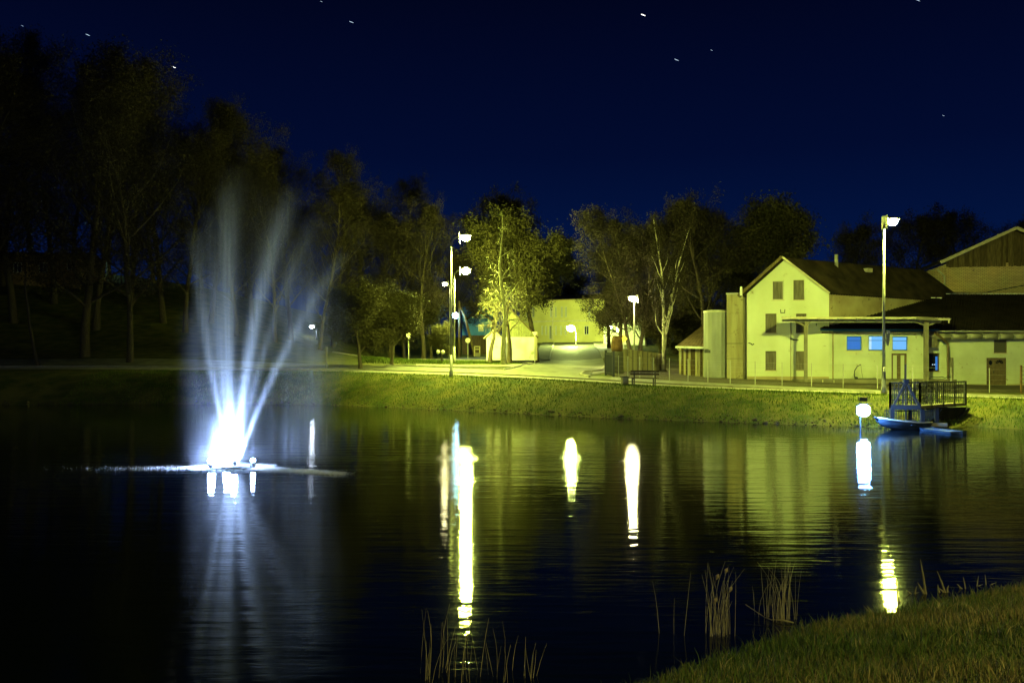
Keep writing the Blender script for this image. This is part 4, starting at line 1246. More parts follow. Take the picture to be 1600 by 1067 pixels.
MB().tube([P(1057, 543, 68.2), P(1060, 547, 68.4), P(1064, 548.5, 68.8), P(1064, 585, 69)], .04, 6).build('downpipe', M['galv'], sh)

# ---- board fence of concrete panels
bf = thing('board_fence', 'solid pale panel fence between the gate pillar and birch', 'fence', P(1040, 580, 74))
a, b = Vector(XY(972, 68.5)), Vector(XY(1041, 74.0))
npn = 9
for k in range(npn):
    p0 = a.lerp(b, k / npn); p1 = a.lerp(b, (k + .97) / npn)
    z0 = gz(p0.x, p0.y); hh = 1.75 - .4 * k / npn
    q_ = Wall((p0.x, p0.y), (p1.x, p1.y))
    mb = MB(); wbox(mb, q_, 0, q_.L, z0 - .2, z0 + hh, -.08, 0); mb.build('panel', M['concrete'], bf)
    mb = MB(); wbox(mb, q_, -.08, .06, z0 - .2, z0 + hh + .05, -.1, .05); mb.build('post', M['concrete_pale'], bf)
# ---- gate pillar and dark gate
gp = thing('gate_pillar', 'dark round stone gate pillar with a rusty drum on top', 'pillar', P(963, 585, 66))
c = P(964, 585, 66); zg = gz(c.x, c.y)
MB().lathe((c.x, c.y, zg - .2), [(.50, 0), (.46, 1.7), (.40, 1.8)], 14).build('shaft', M['concrete_dark'], gp, True)
MB().lathe((c.x, c.y, zg + 1.62), [(.40, 0), (.44, .35), (.42, .7), (.36, .98)], 14).build('drum', M['rust'], gp, True)
MB().box((c.x + .05, c.y, zg + 2.68), (.62, .5, .14), .2).build('cap', M['rust'], gp)
gt = thing('yard_gate', 'dark iron gate standing open beside the stone pillar', 'gate', P(950, 590, 62))
a, b = P(946.5, 586, 62.5), P(958.5, 590, 60.6)
za_, zb_ = gz(a.x, a.y), gz(b.x, b.y)
for t_ in (0, 1):
    p = a.lerp(b, t_); z = gz(p.x, p.y); MB().bar((p.x, p.y, z - .1), (p.x, p.y, z + 1.75), .16).build('gate_post', M['dark_metal'], gt)
for k in range(1, 9):
    p = a.lerp(b, k / 9); z = gz(p.x, p.y); MB().bar((p.x, p.y, z + .1), (p.x, p.y, z + 1.6), .06).build('bar', M['dark_metal'], gt)
for hh in (.2, 1.5):
    MB().bar((a.x, a.y, za_ + hh), (b.x, b.y, zb_ + hh), .05).build('rail', M['dark_metal'], gt)

# ---- wire fence
wf = thing('wire_fence', 'thin wire fence on pale posts behind the road', 'fence', P(1046, 595, 58))
pp = [(958, 590.5, 61.2), (966.5, 591, 60.6), (981, 592, 60.0), (999.5, 592.5, 59.4), (1021, 593, 58.8), (1046, 594.5, 58.0), (1075, 596.5, 57.3), (1106, 598, 56.7), (1141, 600, 56.2), (1180, 602, 55.8), (1222, 604, 55.4), (1268, 606, 55.0), (1317.5, 608, 54.6), (1371, 610, 54.2), (1426, 611, 53.8), (1486, 612.5, 53.4), (1546, 614, 53.0), (1612, 615, 52.6), (1680, 616, 52.2)]
tops = []
src = None
for px, py, D in pp:
    x, y = XY(px, D); z = gz(x, y)
    o = MB().tube([(x, y, z - .1), (x, y, z + 1.45)], .026, 6).build('post', M['galv'], wf) if src is None else part_copy(src[0], wf, Vector((x, y, z)) - src[1])
    if src is None: src = (o, Vector((x, y, z)))
    tops.append(Vector((x, y, z)))
for i in range(len(tops) - 1):
    wm = MB()
    for hh in (.15, .45, .75, 1.05, 1.38):
        wm.bar(tops[i] + UP * hh, tops[i + 1] + UP * hh, .006)
    wm.build('wire', M['galv'], wf)
# rusty mesh gate frame at the right frame edge
mg = thing('mesh_gate', 'dark mesh gate at the right end of the wire fence', 'gate', P(1596, 610, 52.5))
a, b = P(1595.5, 612, 52.4), P(1660, 614, 51)
for t_ in (0, .5, 1):
    p = a.lerp(b, t_); z = gz(p.x, p.y); MB().bar((p.x, p.y, z), (p.x, p.y, z + 1.65), .09).build('gate_post', M['rust'], mg)
for k in range(7):
    hh = .15 + k * .23
    MB().bar((a.x, a.y, gz(a.x, a.y) + hh), (b.x, b.y, gz(b.x, b.y) + hh), .025).build('bar', M['dark_metal'], mg)

# ---- garage with steep gable and low wing
gr = thing('white_garage', 'small white walled garage with steep boarded gable', 'garage', P(800, 557, 88))
wG = Wall(XY(786, 88), XY(837.5, 88))
zb_ = wG.z_at(800, 558); zw = wG.z_at(800, 526.5)
wall_mesh(wG, [(0, zb_ - .3), (wG.L, zb_ - .3), (wG.L, zw), (0, zw)], [], .3, 'wall', M['white_paint'], gr)
apx, apz = wG.u_at(797), wG.z_at(797, 484)
nb = 15
for k in range(nb):
    u0 = wG.L * k / nb; u1 = wG.L * (k + .93) / nb
    def tp(u):
        return apz - (apz - zw) * (u - apx) / (wG.L - apx) if u > apx else apz - (apz - zw) * (apx - u) / (apx + .5)
    t0_, t1_ = max(tp(u0), zw + .02), max(tp(u1), zw + .02)
    vs = [wG.pt(u0, zw + .01, -.1), wG.pt(u1, zw + .01, -.1), wG.pt(u1, t1_, -.1), wG.pt(u0, t0_, -.1), wG.pt(u0, zw + .01, -.02), wG.pt(u1, zw + .01, -.02), wG.pt(u1, t1_, -.02), wG.pt(u0, t0_, -.02)]
    mb = MB(); mb.add(vs, [(4, 5, 6, 7), (3, 2, 1, 0), (0, 1, 5, 4), (1, 2, 6, 5), (2, 3, 7, 6), (3, 0, 4, 7)]); mb.build('plank', M['green_board'], gr)
A = wG.pt(apx, apz + .1, .3)
for eu in (wG.L + .25, -.8):
    e = wG.pt(eu, zw - .05, .3)
    rb = MB(); roof_slab(rb, [e, A, A + Vector((0, 7, 0)), e + Vector((0, 7, 0))], .12); rb.build('roof_slope', M['dark_wood'], gr)
mb = MB(); wbox(mb, wG, wG.L - .18, wG.L + .12, zb_ - .3, zw + .5, .003, .12); mb.build('corner_post', M['pale_wood'], gr)
wg2 = Wall(XY(760, 86.5), XY(786, 86.5))
zt2_ = wg2.z_at(770, 527.5)
wall_mesh(wg2, [(0, zb_ - .3), (wg2.L, zb_ - .3), (wg2.L, zt2_), (wg2.L * .42, wg2.z_at(770, 516)), (0, zt2_)], [], .3, 'wing_wall', M['white_paint'], gr)
A = wg2.pt(wg2.L * .42, wg2.z_at(770, 514.8), .2)
for eu in (wg2.L + .2, -.3):
    e = wg2.pt(eu, zt2_ - .05 if eu < 0 else zt2_ - .2, .2)
    rb = MB(); roof_slab(rb, [e, A, A + Vector((0, 5, 0)), e + Vector((0, 5, 0))], .08); rb.build('roof_slope', M['trim'], gr)

# ---- generic house far off
def far_house(name, label, x0, x1, ybase, yeave, D0, D1, wallm, wins, yridge=None, roofm=None, cat='house', glass=None, frame=None, base_drop=2.0, depth=8.0):
    w = Wall(XY(x0, D0), XY(x1, D1))
    zb_ = w.z_at((x0 + x1) / 2, ybase); ze_ = w.z_at((x0 + x1) / 2, yeave)
    t = thing(name, label, cat, (w.a.x, w.a.y, zb_))
    hl = [w.rect(*q_) for q_ in wins]
    wall_mesh(w, [(0, zb_ - base_drop), (w.L, zb_ - base_drop), (w.L, ze_), (0, ze_)], hl, .3, 'wall', wallm, t)
    for h in hl:
        window(w, h, t, glass or M['dark_glass'], frame or M['window_frame'], .1, 1, 0, sill=False, fr=.1)
    for s_ in (0, 1):
        a_ = w.a if s_ == 0 else w.b
        o_ = w.u * (.15 if s_ == 0 else -.15)
        mb = MB(); mb.obox(a_ + o_ - w.n * (depth / 2 + .32) + UP * ((zb_ - base_drop + ze_) / 2), w.u * .14, w.n * depth / 2, UP * (ze_ - zb_ + base_drop) / 2); mb.build('side_wall', wallm, t)
    zr = w.z_at((x0 + x1) / 2, yridge) if yridge else ze_ + 2
    e0, e1 = w.pt(-.4, ze_, .45), w.pt(w.L + .4, ze_, .45)
    r0, r1 = w.pt(-.4, zr, -depth / 2), w.pt(w.L + .4, zr, -depth / 2)
    b0, b1 = w.pt(-.4, ze_, -depth - .6), w.pt(w.L + .4, ze_, -depth - .6)
    rb = MB(); roof_slab(rb, [e0, e1, r1, r0], .12); rb.build('roof_slope', roofm or M['roof'], t)
    rb = MB(); roof_slab(rb, [r0, r1, b1, b0], .12); rb.build('roof_slope', roofm or M['roof'], t)
    return t, w
wy = []
for xx in (859, 866.5, 876, 882.5, 919): wy.append((xx, 479, xx + 3.2, 496))
for xx in (845.5, 851.5, 867, 875, 882): wy.append((xx, 509, xx + 3.0, 523.5))
wy += [(857.6, 508.5, 861.8, 530), (912.5, 509, 920, 523)]
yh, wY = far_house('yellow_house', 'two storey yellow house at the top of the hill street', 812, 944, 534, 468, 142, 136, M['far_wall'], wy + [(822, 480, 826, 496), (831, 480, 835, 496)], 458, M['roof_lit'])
MB().bar(wY.pt(wY.u_at(864), wY.z_at(864, 532), .1), wY.pt(wY.u_at(864), wY.z_at(864, 470), .1), .14).build('downpipe', M['trim'], yh)
g = MB(); wbox(g, wY, 0, wY.L, wY.z_at(880, 502.5), wY.z_at(880, 500.8), 0.002, .12); g.build('string_course', M['trim'], yh)
ah, wQ = far_house('pale_house', 'pale wall of a second house right of the hill street', 943, 1010, 536, 495, 128, 124, M['far_wall_b'], [(962, 503, 969, 520)], 484, M['roof'])
bh, wb_ = far_house('blue_house', 'blue house behind the utility pole, one white framed window', 722, 772, 556, 478, 112, 112, M['blue_house'], [(747.5, 506.5, 755.5, 518)], 470, M['dark_wood'], base_drop=1)
g = MB(); wbox(g, wb_, 0, wb_.L, wb_.z_at(745, 557), wb_.z_at(745, 524), .003, .08); g.build('plinth', M['dark_wood'], bh)
lh, wL_ = far_house('brown_house', 'dim brown house half hidden in the left wood', -60, 126, 462, 396, 104, 106, M['brown_wall'], [(104, 406, 117, 422), (20, 410, 34, 426), (60, 410, 74, 426)], 388, M['roof'], base_drop=4)

# wooden frame stand near the round sign
D = 100
ws = thing('wooden_stand', 'small open wooden stand beside the slanting pole brace', 'stand', P(746, 556, D))
for px in (741.5, 749.5):
    MB().bar(P(px, 557, D), P(px, 541.5, D), .12).build('leg', M['pale_wood'], ws)
for py in (541.5, 545.5, 555):
    MB().bar(P(741, py, D), P(750, py, D), .12).build('rail', M['pale_wood'], ws)
MB().box(P(746, 554, D), (.6, .4, .4)).build('block', M['concrete_pale'], ws)

# ---- road signs
def sign(name, label, px, D, ybase, ytop, shape, r, m, rot=0.0):
    x, y = XY(px, D); z0 = gz(x, y); zt_ = Z(ytop, D)
    t = thing(name, label, 'road sign', (x, y, z0))
    MB().tube([(x, y, z0 - .1), (x, y, zt_)], .045, 6).build('post', M['galv'], t)
    n, a0 = {'round': (20, 0), 'tri': (3, -math.pi / 2), 'dia': (4, 0), 'rect': (4, math.pi / 4)}[shape]
    pts = [(x + math.cos(rot) * r * math.cos(a0 + 2 * math.pi * k / n), y - .07 + math.sin(rot) * r * math.cos(a0 + 2 * math.pi * k / n), zt_ - r * .2 + r * math.sin(a0 + 2 * math.pi * k / n)) for k in range(n)]
    mb = MB(); mb.add(pts + [(p[0], p[1] + .04, p[2]) for p in pts], [tuple(range(n)), tuple(range(2 * n - 1, n - 1, -1))] + [(k, n + k, n + (k + 1) % n, (k + 1) % n) for k in range(n)])
    mb.build('plate', m, t)
    return t
sign('round_sign', 'pale round road sign on a white post near the utility pole', 731, 97, 556, 531, 'round', .27, M['sign_white'])
sign('triangle_sign', 'pale triangular road sign at the right corner of the garage', 835.5, 86, 558, 520, 'tri', .30, M['sign_white'])
sign('diamond_sign', 'yellow diamond road sign behind the rusty drum', 974.5, 76, 550, 528, 'dia', .32, M['sign_yellow'])
sign('small_sign', 'small pale sign on a thin post by the thick trunks', 638.5, 84, 556, 522, 'rect', .32, M['sign_white'], .6)
o = MB().tube([P(510, 578, 66), P(510, 541, 66)], [.05, .09], 6).build('marker_post', M['concrete_pale']); tag(o, 'thin pale post by the path seen through the fountain mist', 'post')
for px, lab in ((684.5, 'left of two pale round lantern globes in the shrub'), (692, 'right of two pale round lantern globes in the shrub')):
    c = P(px, 550, 77)
    t = thing('globe_lantern', lab, 'lantern', (c.x, c.y, gz(c.x, c.y)), 'round lantern globes in the shrub')
    MB().tube([(c.x, c.y, gz(c.x, c.y)), (c.x, c.y, c.z - .1)], .03, 6).build('stem', M['dark_metal'], t)
    MB().ball(c, .17).build('globe', M['sign_white'], t, True)

# pointed lantern plate hanging beside the right lamp post
D = 45.0
c = P(1387.5, 530, D)
t = thing('hanging_bracket', 'grey pointed plate fixed to the tall right lamp post', 'bracket', c)
mb = MB(); pts = [P(1384.2, 521, D), P(1390.5, 521, D), P(1390.8, 531, D), P(1387.6, 540, D), P(1384.4, 531, D)]
mb.add(pts + [p + Vector((0, .12, 0)) for p in pts], [(0, 4, 3, 2, 1), (5, 6, 7, 8, 9)] + [(k, (k + 1) % 5, 5 + (k + 1) % 5, 5 + k) for k in range(5)]); mb.build('plate', M['metal'], t)
MB().bar(P(1381, 527, D + .1), P(1386, 527, D + .1), .05).build('arm', M['metal'], t)
MB().box(P(1387.6, 518.5, D + .05), (.14, .14, .14)).build('cap', M['trim'], t)

# ---- bench, bin
bx, by = XY(1006, 51.0)
bzg = gz(bx, by)
bn = thing('park_bench', 'dark slatted park bench on the bank above the pond', 'bench', (bx, by, bzg))
rz = -0.45
ux = Vector((math.cos(rz), math.sin(rz), 0)); uy = Vector((-math.sin(rz), math.cos(rz), 0))
# seen from behind/front: seat toward the pond
o0 = Vector((bx, by, bzg))
src = None
for k in range(3):
    MB().bar(o0 + ux * -.85 + uy * (-.25 + .13 * k) + UP * .46, o0 + ux * .85 + uy * (-.25 + .13 * k) + UP * .46, .11, .04).build('seat_slat', M['dark_wood'], bn)
for k in range(2):
    MB().bar(o0 + ux * -.85 + uy * (.16 + .03 * k) + UP * (.68 + .15 * k), o0 + ux * .85 + uy * (.16 + .03 * k) + UP * (.68 + .15 * k), .04, .11).build('back_slat', M['dark_wood'], bn)
for s_ in (-.62, .62):
    MB().bar(o0 + ux * s_ + uy * -.2 + UP * -.05, o0 + ux * s_ + uy * -.2 + UP * .44, .07).build('leg', M['concrete_dark'], bn)
    MB().bar(o0 + ux * s_ + uy * .12 + UP * -.05, o0 + ux * s_ + uy * .19 + UP * .86, .07, .05).build('leg', M['concrete_dark'], bn)
    MB().bar(o0 + ux * s_ + uy * -.25 + UP * .415, o0 + ux * s_ + uy * .14 + UP * .415, .06, .045).build('bracket', M['concrete_dark'], bn)
bx2, by2 = XY(976, 51.6); z0 = gz(bx2, by2)
lt = thing('litter_bin', 'square concrete litter bin left of the park bench', 'litter bin', (bx2, by2, z0))
mb = MB(); mb.box((bx2, by2, z0 + .2), (.34, .34, .48), .3); mb.build('body', M['concrete_pale'], lt)
mb = MB(); mb.box((bx2, by2, z0 + .465), (.42, .42, .05), .3); mb.build('rim', M['concrete_dark'], lt)
mb = MB(); mb.box((bx2, by2, z0 + .44), (.24, .24, .12), .3); mb.build('liner', M['dark_metal'], lt)

# ------------------------------------------------------------------ sluice platform
pA, pB = Vector((16.25, 38.5, 0)), Vector((17.45, 38.35, 0))
pC, pD = Vector((20.75, 41.0, 0)), Vector((19.55, 41.2, 0))
zd = 0.98
sl = thing('sluice_platform', 'iron sluice platform with railings over the water', 'platform', (pA.x, pA.y, 0))
mb = MB()
mb.add([v + UP * (zd - .0) for v in (pA, pB, pC, pD)] + [v + UP * (zd - .13) for v in (pA, pB, pC, pD)], [(0, 1, 2, 3), (7, 6, 5, 4), (0, 4, 5, 1), (1, 5, 6, 2), (2, 6, 7, 3), (3, 7, 4, 0)])
mb.build('deck', M['concrete_pale'], sl)
def railing(a, b, n, nm='railing'):
    tops_ = []
    for k in range(n + 1):
        p = a.lerp(b, k / n)
        MB().bar(p + UP * (zd - .1), p + UP * (zd + 1.0), .06 if 0 < k < n else .075).build('post', M['dark_metal'], sl)
    for hh in (.98, .72, .48, .24):
        MB().bar(a + UP * (zd + hh), b + UP * (zd + hh), .05 if hh > .9 else .034).build('rail', M['dark_metal'], sl)
    m_ = int((b - a).length / .17)
    for k in range(1, m_):
        if (k * n) % m_ == 0: continue
        p = a.lerp(b, k / m_)
        MB().bar(p + UP * (zd + .05), p + UP * (zd + .96), .028).build('bar', M['dark_metal'], sl)
railing(pB, pC, 4)
railing(pA, pD, 4)
railing(pA, pB, 1)
ta = pA.lerp(pB, .5)
for q_, s_ in ((pA.lerp(pB, .06), 0), (pA.lerp(pB, .98), 0)):
    MB().bar(q_ + UP * (zd - .05) + Vector((0, -.08, 0)), ta + UP * (zd + 1.02) + Vector((0, -.08, 0)), .13, .08).build('gate_frame_leg', M['dark_metal'], sl)
MB().bar(pA + UP * (zd - .06) + Vector((0, -.08, 0)), pB + UP * (zd - .06) + Vector((0, -.08, 0)), .1, .2).build('cross_beam', M['dark_metal'], sl)
MB().box(ta + UP * (zd + 1.06) + Vector((0, -.08, 0)), (.2, .18, .16)).build('gear_box', M['dark_metal'], sl)
MB().tube([ta + Vector((0, -.08, -.4)), ta + UP * (zd + 1.78) + Vector((0, -.08, 0))], .028, 6).build('spindle', M['dark_metal'], sl)
for q_ in (pA.lerp(pD, .03), pB.lerp(pC, .05), pA.lerp(pD, .4), pB.lerp(pC, .35)):
    MB().bar(q_ + UP * -.9, q_ + UP * (zd - .1), .15).build('support_post', M['dark_metal'], sl)
# outlet wing walls, near black: the shade under the deck is in their colour
ww = thing('outlet_wall', 'concrete outlet walls under the sluice platform, painted dark for its shade', 'retaining wall', (19.4, 40.2, 0))
def slab_poly(pts, D, back, nm):
    mb = MB()
    f_ = [P(px, py, D + (px - 1432) * .028) for px, py in pts]
    n_ = len(f_)
    b_ = [v + Vector(back) for v in f_]
    mb.add(f_ + b_, [tuple(range(n_)), tuple(range(2 * n_ - 1, n_ - 1, -1))] + [(k, n_ + k, n_ + (k + 1) % n_, (k + 1) % n_) for k in range(n_)])
    mb.build(nm, M['outlet'], ww)
slab_poly([(1448, 672), (1451, 660), (1468, 645), (1472, 638.5), (1512, 636), (1503, 646), (1490, 658), (1484, 672)], 38.7, (-.55, .95, 0), 'side_wall')
slab_poly([(1486, 671), (1492, 658), (1505, 646), (1513, 637), (1517, 637), (1510, 648), (1497, 660), (1493, 671)], 38.5, (-.1, .9, 0), 'wing')
# trash rack of upright bars
tr = thing('trash_rack', 'row of upright iron bars standing in the water by the boat', 'trash rack', (16.1, 39.1, 0))
a, b = P(1382.5, 641, 39.1), P(1463, 641.5, 39.9)
src = None
nb = 32
for k in range(nb):
    p = a.lerp(b, k / (nb - 1))
    if src is None:
        src = MB().bar((p.x, p.y, -.5), (p.x, p.y, a.z + .02), .022).build('bar', M['rack_metal'], tr); p0 = Vector((p.x, p.y, 0))
    else:
        part_copy(src, tr, Vector((p.x, p.y, 0)) - p0)
MB().bar(a + UP * -.02, b + UP * -.02, .035).build('rail', M['rack_metal'], tr)
o = MB().box(P(1464, 663.5, 38.9) , (.75, .35, .16), .12).build('plank', M['trim']); tag(o, 'pale weathered plank at the waterline right of the boat', 'plank')

# rowing boat
def boat():
    c = P(1413, 667, 38.2)
    t = thing('rowing_boat', 'small blue rowing boat moored in front of the sluice platform', 'boat', (c.x, c.y, 0))
    d = Vector((1.0, .34, 0)).normalized(); s_ = Vector((-d.y, d.x, 0))
    L = 2.35
    bow = Vector((P(1374, 650, 37.6).x, 37.6, 0))
    n = 13
    st = []
    for k in range(n):
        f = k / (n - 1)
        w = .50 * math.sin(math.pi * min(1, (.04 + f * .62))) ** .8
        sheer = .52 - .50 * f + .26 * f * f
        keel = -.08 + .34 * (1 - f) ** 4
        cc = bow + d * (L * f)
        row = []
        for a in np.linspace(-1, 1, 9):
            hw = w * (abs(a) ** .55) * (1 if a > 0 else -1)
            zz = keel + (sheer - keel) * abs(a) ** 1.8
            flare = d * (-.16 * (1 - f) ** 2 * abs(a))
            row.append(cc + s_ * hw + UP * zz + flare)
        st.append(row)
    hull = MB()
    vs = [v for r in st for v in r]
    fs = []
    for k in range(n - 1):
        for j in range(8):
            q0 = k * 9 + j
            fs.append((q0, q0 + 1, q0 + 10, q0 + 9))
    fs.append(tuple((n - 1) * 9 + j for j in range(9)))
    hull.add(vs, fs)
    hull.build('hull', M['boat_blue'], t, True)
    for j in (0, 8):
        MB().tube([st[k][j] + UP * .015 for k in range(n)], .035, 6).build('gunwale', M['sign_white'] if j == 0 else M['boat_blue'], t, True)
    dk = MB()      # fore deck
    dv = []
    for k in range(6):
        dv += [st[k][0] + UP * -.02, st[k][8] + UP * -.02]
    dk.add(dv, [(2 * k, 2 * k + 1, 2 * k + 3, 2 * k + 2) for k in range(5)])
    dk.build('fore_deck', M['boat_blue'], t)
    for k in (7, 10):
        MB().bar(st[k][0] + UP * -.1, st[k][8] + UP * -.1, .22, .03).build('thwart', M['boat_in'], t)
boat()
# second sunken boat / pontoon showing as a long low blue shape
def pontoon():
    a, b = P(1446, 671, 37.6), P(1507, 680, 35.4)
    t = thing('low_punt', 'low dark blue punt lying on the water right of the boat', 'boat', (a.x, a.y, 0))
    d = (b - a); d.z = 0; L = d.length; d.normalize(); s_ = Vector((-d.y, d.x, 0))
    mb = MB(); v = []
    for f, w in ((0, .3), (.15, .42), (.85, .40), (1, .1)):
        c = Vector((a.x, a.y, 0)) + d * L * f
        e = .09 if 0 < f < 1 else .14
        v += [c - s_ * w + UP * e, c + s_ * w + UP * e, c + s_ * w * .7 - UP * .1, c - s_ * w * .7 - UP * .1]
    fs = []
    for k in range(3):
        o_ = k * 4
        for j in range(1, 4):
            fs.append((o_ + j, o_ + (j + 1) % 4, o_ + 4 + (j + 1) % 4, o_ + 4 + j))
    fs += [(0, 1, 2, 3), (12, 13, 14, 15)]
    mb.add(v, fs); mb.build('hull', M['boat_blue'], t)
    inn = MB(); inn.add([Vector(v[i]) * 1 - UP * .05 for i in (0, 1, 5, 9, 13, 12, 8, 4)], [(0, 1, 2, 7), (7, 2, 3, 6), (6, 3, 4, 5)]); inn.build('floor', M['boat_in'], t)
pontoon()

# blue-white floodlight on the far bank
fl = thing('floodlight', 'dazzling blue white floodlight on a short post by the boat', 'floodlight', P(1348, 655, 37.4))
c = P(1348, 641, 37.2)
MB().tube([(c.x, c.y + .25, -.3), (c.x, c.y + .25, c.z + .25)], .028, 8).build('post', M['dark_metal'], fl)
hb_ = MB(); hb_.box((c.x, c.y + .12, c.z), (.46, .16, .36)); hb_.build('housing', M['dark_metal'], fl)
MB().box((c.x, c.y - .02, c.z + .285), (.56, .42, .03)).build('added_visor', M['dark_metal'], fl)  # plate added to keep the lens light off the box above
MB().box(P(1348, 623.5, 37.5), (.32, .2, .16)).build('junction_box', M['boat_blue'], fl)
MB().ball((c.x, c.y - .10, c.z), .27, 0, 14, 8, (1, .75, .95)).build('lens', emis('flood_glow', (0.16, 0.42, 1.0), 1000), fl, True)

# ------------------------------------------------------------------ fountain
FX, FY = -7.66, 24.6
ft = thing('fountain', 'floating fountain throwing lit jets of water', 'fountain', (FX, FY, 0))
fb = MB(); fb.lathe((FX, FY, 0), [(.35, -.12), (.62, -.05), (.62, .07), (.4, .12)], 20); fb.build('float_ring', M['dark_metal'], ft, True)
JETS = [ # x offset at the float, a, b (x = x0 + a z + b z^2), y slope, sigma0, sigma1, height, amount
    (-0.02, -.285, .0150, .10, .028, .024, 6.7, 1.15),
    (-0.05, -.130, .0110, .16, .035, .032, 8.6, .50),
    (-0.02, -.085, .0060, -.14, .030, .024, 7.0, .60),
    (0.00, -.015, .0030, -.10, .035, .028, 7.6, 1.0),
    (0.04, .040, .0110, .20, .030, .028, 7.4, .50),
    (0.06, .095, .0170, -.08, .035, .030, 7.6, 1.0),
    (0.07, .160, .0210, .05, .030, .028, 7.0, .45),
    (0.10, .290, .0300, .12, .030, .028, 6.0, .95),
    (-0.02, .03, .0, .0, .13, .09, 2.6, .45),
    (-0.42, -.02, .0, .0, .13, .06, 1.5, .7),  # short mist column added to make the glow round the left floodlight
]
def jet_mat(i, x0, a, b, ys, s0, s1, H, amt):
    m = bpy.data.materials.new('water_jet')
    m.use_nodes = True
    n, l = m.node_tree.nodes, m.node_tree.links
    n.remove(n['Principled BSDF'])
    out = n['Material Output']
    pv = n.new('ShaderNodeVolumePrincipled')
    pv.inputs['Color'].default_value = (.92, .95, 1.0, 1)
    pv.inputs['Anisotropy'].default_value = 0.25
    l.new(pv.outputs[0], out.inputs['Volume'])
    t = n.new('ShaderNodeTexCoord'); s = n.new('ShaderNodeSeparateXYZ'); l.new(t.outputs['Object'], s.inputs[0])
    def mth(op, a_, b_=None, c_=None, clamp=False):
        k = n.new('ShaderNodeMath'); k.operation = op; k.use_clamp = clamp
        for j, v in enumerate((a_, b_, c_)):
            if v is None: continue
            if isinstance(v, (int, float)): k.inputs[j].default_value = v
            else: l.new(v, k.inputs[j])
        return k.outputs[0]
    X, Yc, Zc = s.outputs['X'], s.outputs['Y'], s.outputs['Z']
    cx = mth('MULTIPLY_ADD', mth('MULTIPLY_ADD', Zc, b, a), Zc, x0)
    dx = mth('SUBTRACT', X, cx)
    dy = mth('SUBTRACT', Yc, mth('MULTIPLY', Zc, ys))
    r2 = mth('ADD', mth('MULTIPLY', dx, dx), mth('MULTIPLY', dy, dy))
    sg = mth('MULTIPLY_ADD', Zc, s1, s0)
    g = mth('EXPONENT', mth('MULTIPLY', mth('DIVIDE', r2, mth('MULTIPLY', sg, sg)), -1.0))
    fade = mth('POWER', mth('SUBTRACT', 1.0, mth('DIVIDE', Zc, H), clamp=True), .8)
    nz = n.new('ShaderNodeTexNoise'); mp = n.new('ShaderNodeMapping'); mp.inputs['Scale'].default_value = (13, 13, .55)
    l.new(t.outputs['Object'], mp.inputs['Vector']); l.new(mp.outputs[0], nz.inputs['Vector']); nz.inputs['Scale'].default_value = 1.0; nz.inputs['Detail'].default_value = 2
    nf = mth('MULTIPLY_ADD', nz.outputs['Fac'], 3.6, -.8, clamp=False)
    nf = mth('MAXIMUM', nf, .12)
    den = mth('MULTIPLY', mth('MULTIPLY', mth('MULTIPLY', g, fade), nf), mth('DIVIDE', amt * JET_K, mth('POWER', mth('DIVIDE', sg, .05), .8)))
    l.new(den, pv.inputs['Density'])
    m.cycles.volume_step_rate = .12
    return m
JET_K = 3.2
for i, (x0, a, b, ys, s0, s1, H, amt) in enumerate(JETS):
    pts, rad = [], []
    for k in range(19):
        z = .12 + (H - .12) * k / 18
        pts.append((FX + x0 + a * z + b * z * z, FY + ys * z, z)); rad.append((s0 + s1 * z) * 2.1)
    MB().tube(pts, rad, 12).build('water_jet', jet_mat(i, x0, a, b, ys, s0, s1, H, amt), ft, True)
    MB().tube([(FX + x0, FY, 0.0), (FX + x0 + a * .12, FY + ys * .12, .13)], .03, 8).build('nozzle', M['galv'], ft, True)
# floodlights round the float
FLOODS = [(-.47, -.35, .22, .095, 4200), (.62, -.25, .22, .055, 1600), (-.05, -.42, .14, .085, 3800), (.15, -.38, .30, .08, 4000)]
for fx, fy, fz, r, L in FLOODS:
    hb_ = MB(); hb_.tube([(FX + fx, FY + fy, fz - .2), (FX + fx, FY + fy, fz - r * .8)], [r * .9, r * 1.05], 10).build('floodlight', M['dark_metal'], ft)
    hb2 = MB().ball((FX + fx, FY + fy, fz), r, 0, 12, 6).build('lens', emis('fountain_glow', COLD, L), ft, True)
for fx, fy, en in ((-.1, -.25, 3200), (.2, .1, 2200)):
    ld = bpy.data.lights.new('fountain_lamp', 'SPOT'); ld.energy = en; ld.color = COLD; ld.spot_size = math.radians(75); ld.spot_blend = .7; ld.shadow_soft_size = .05
    lo_ = bpy.data.objects.new('fountain_lamp', ld); COL.objects.link(lo_); lo_.parent = ft; lo_.location = (fx, fy, .14); lo_.rotation_euler = (math.pi, 0, 0)

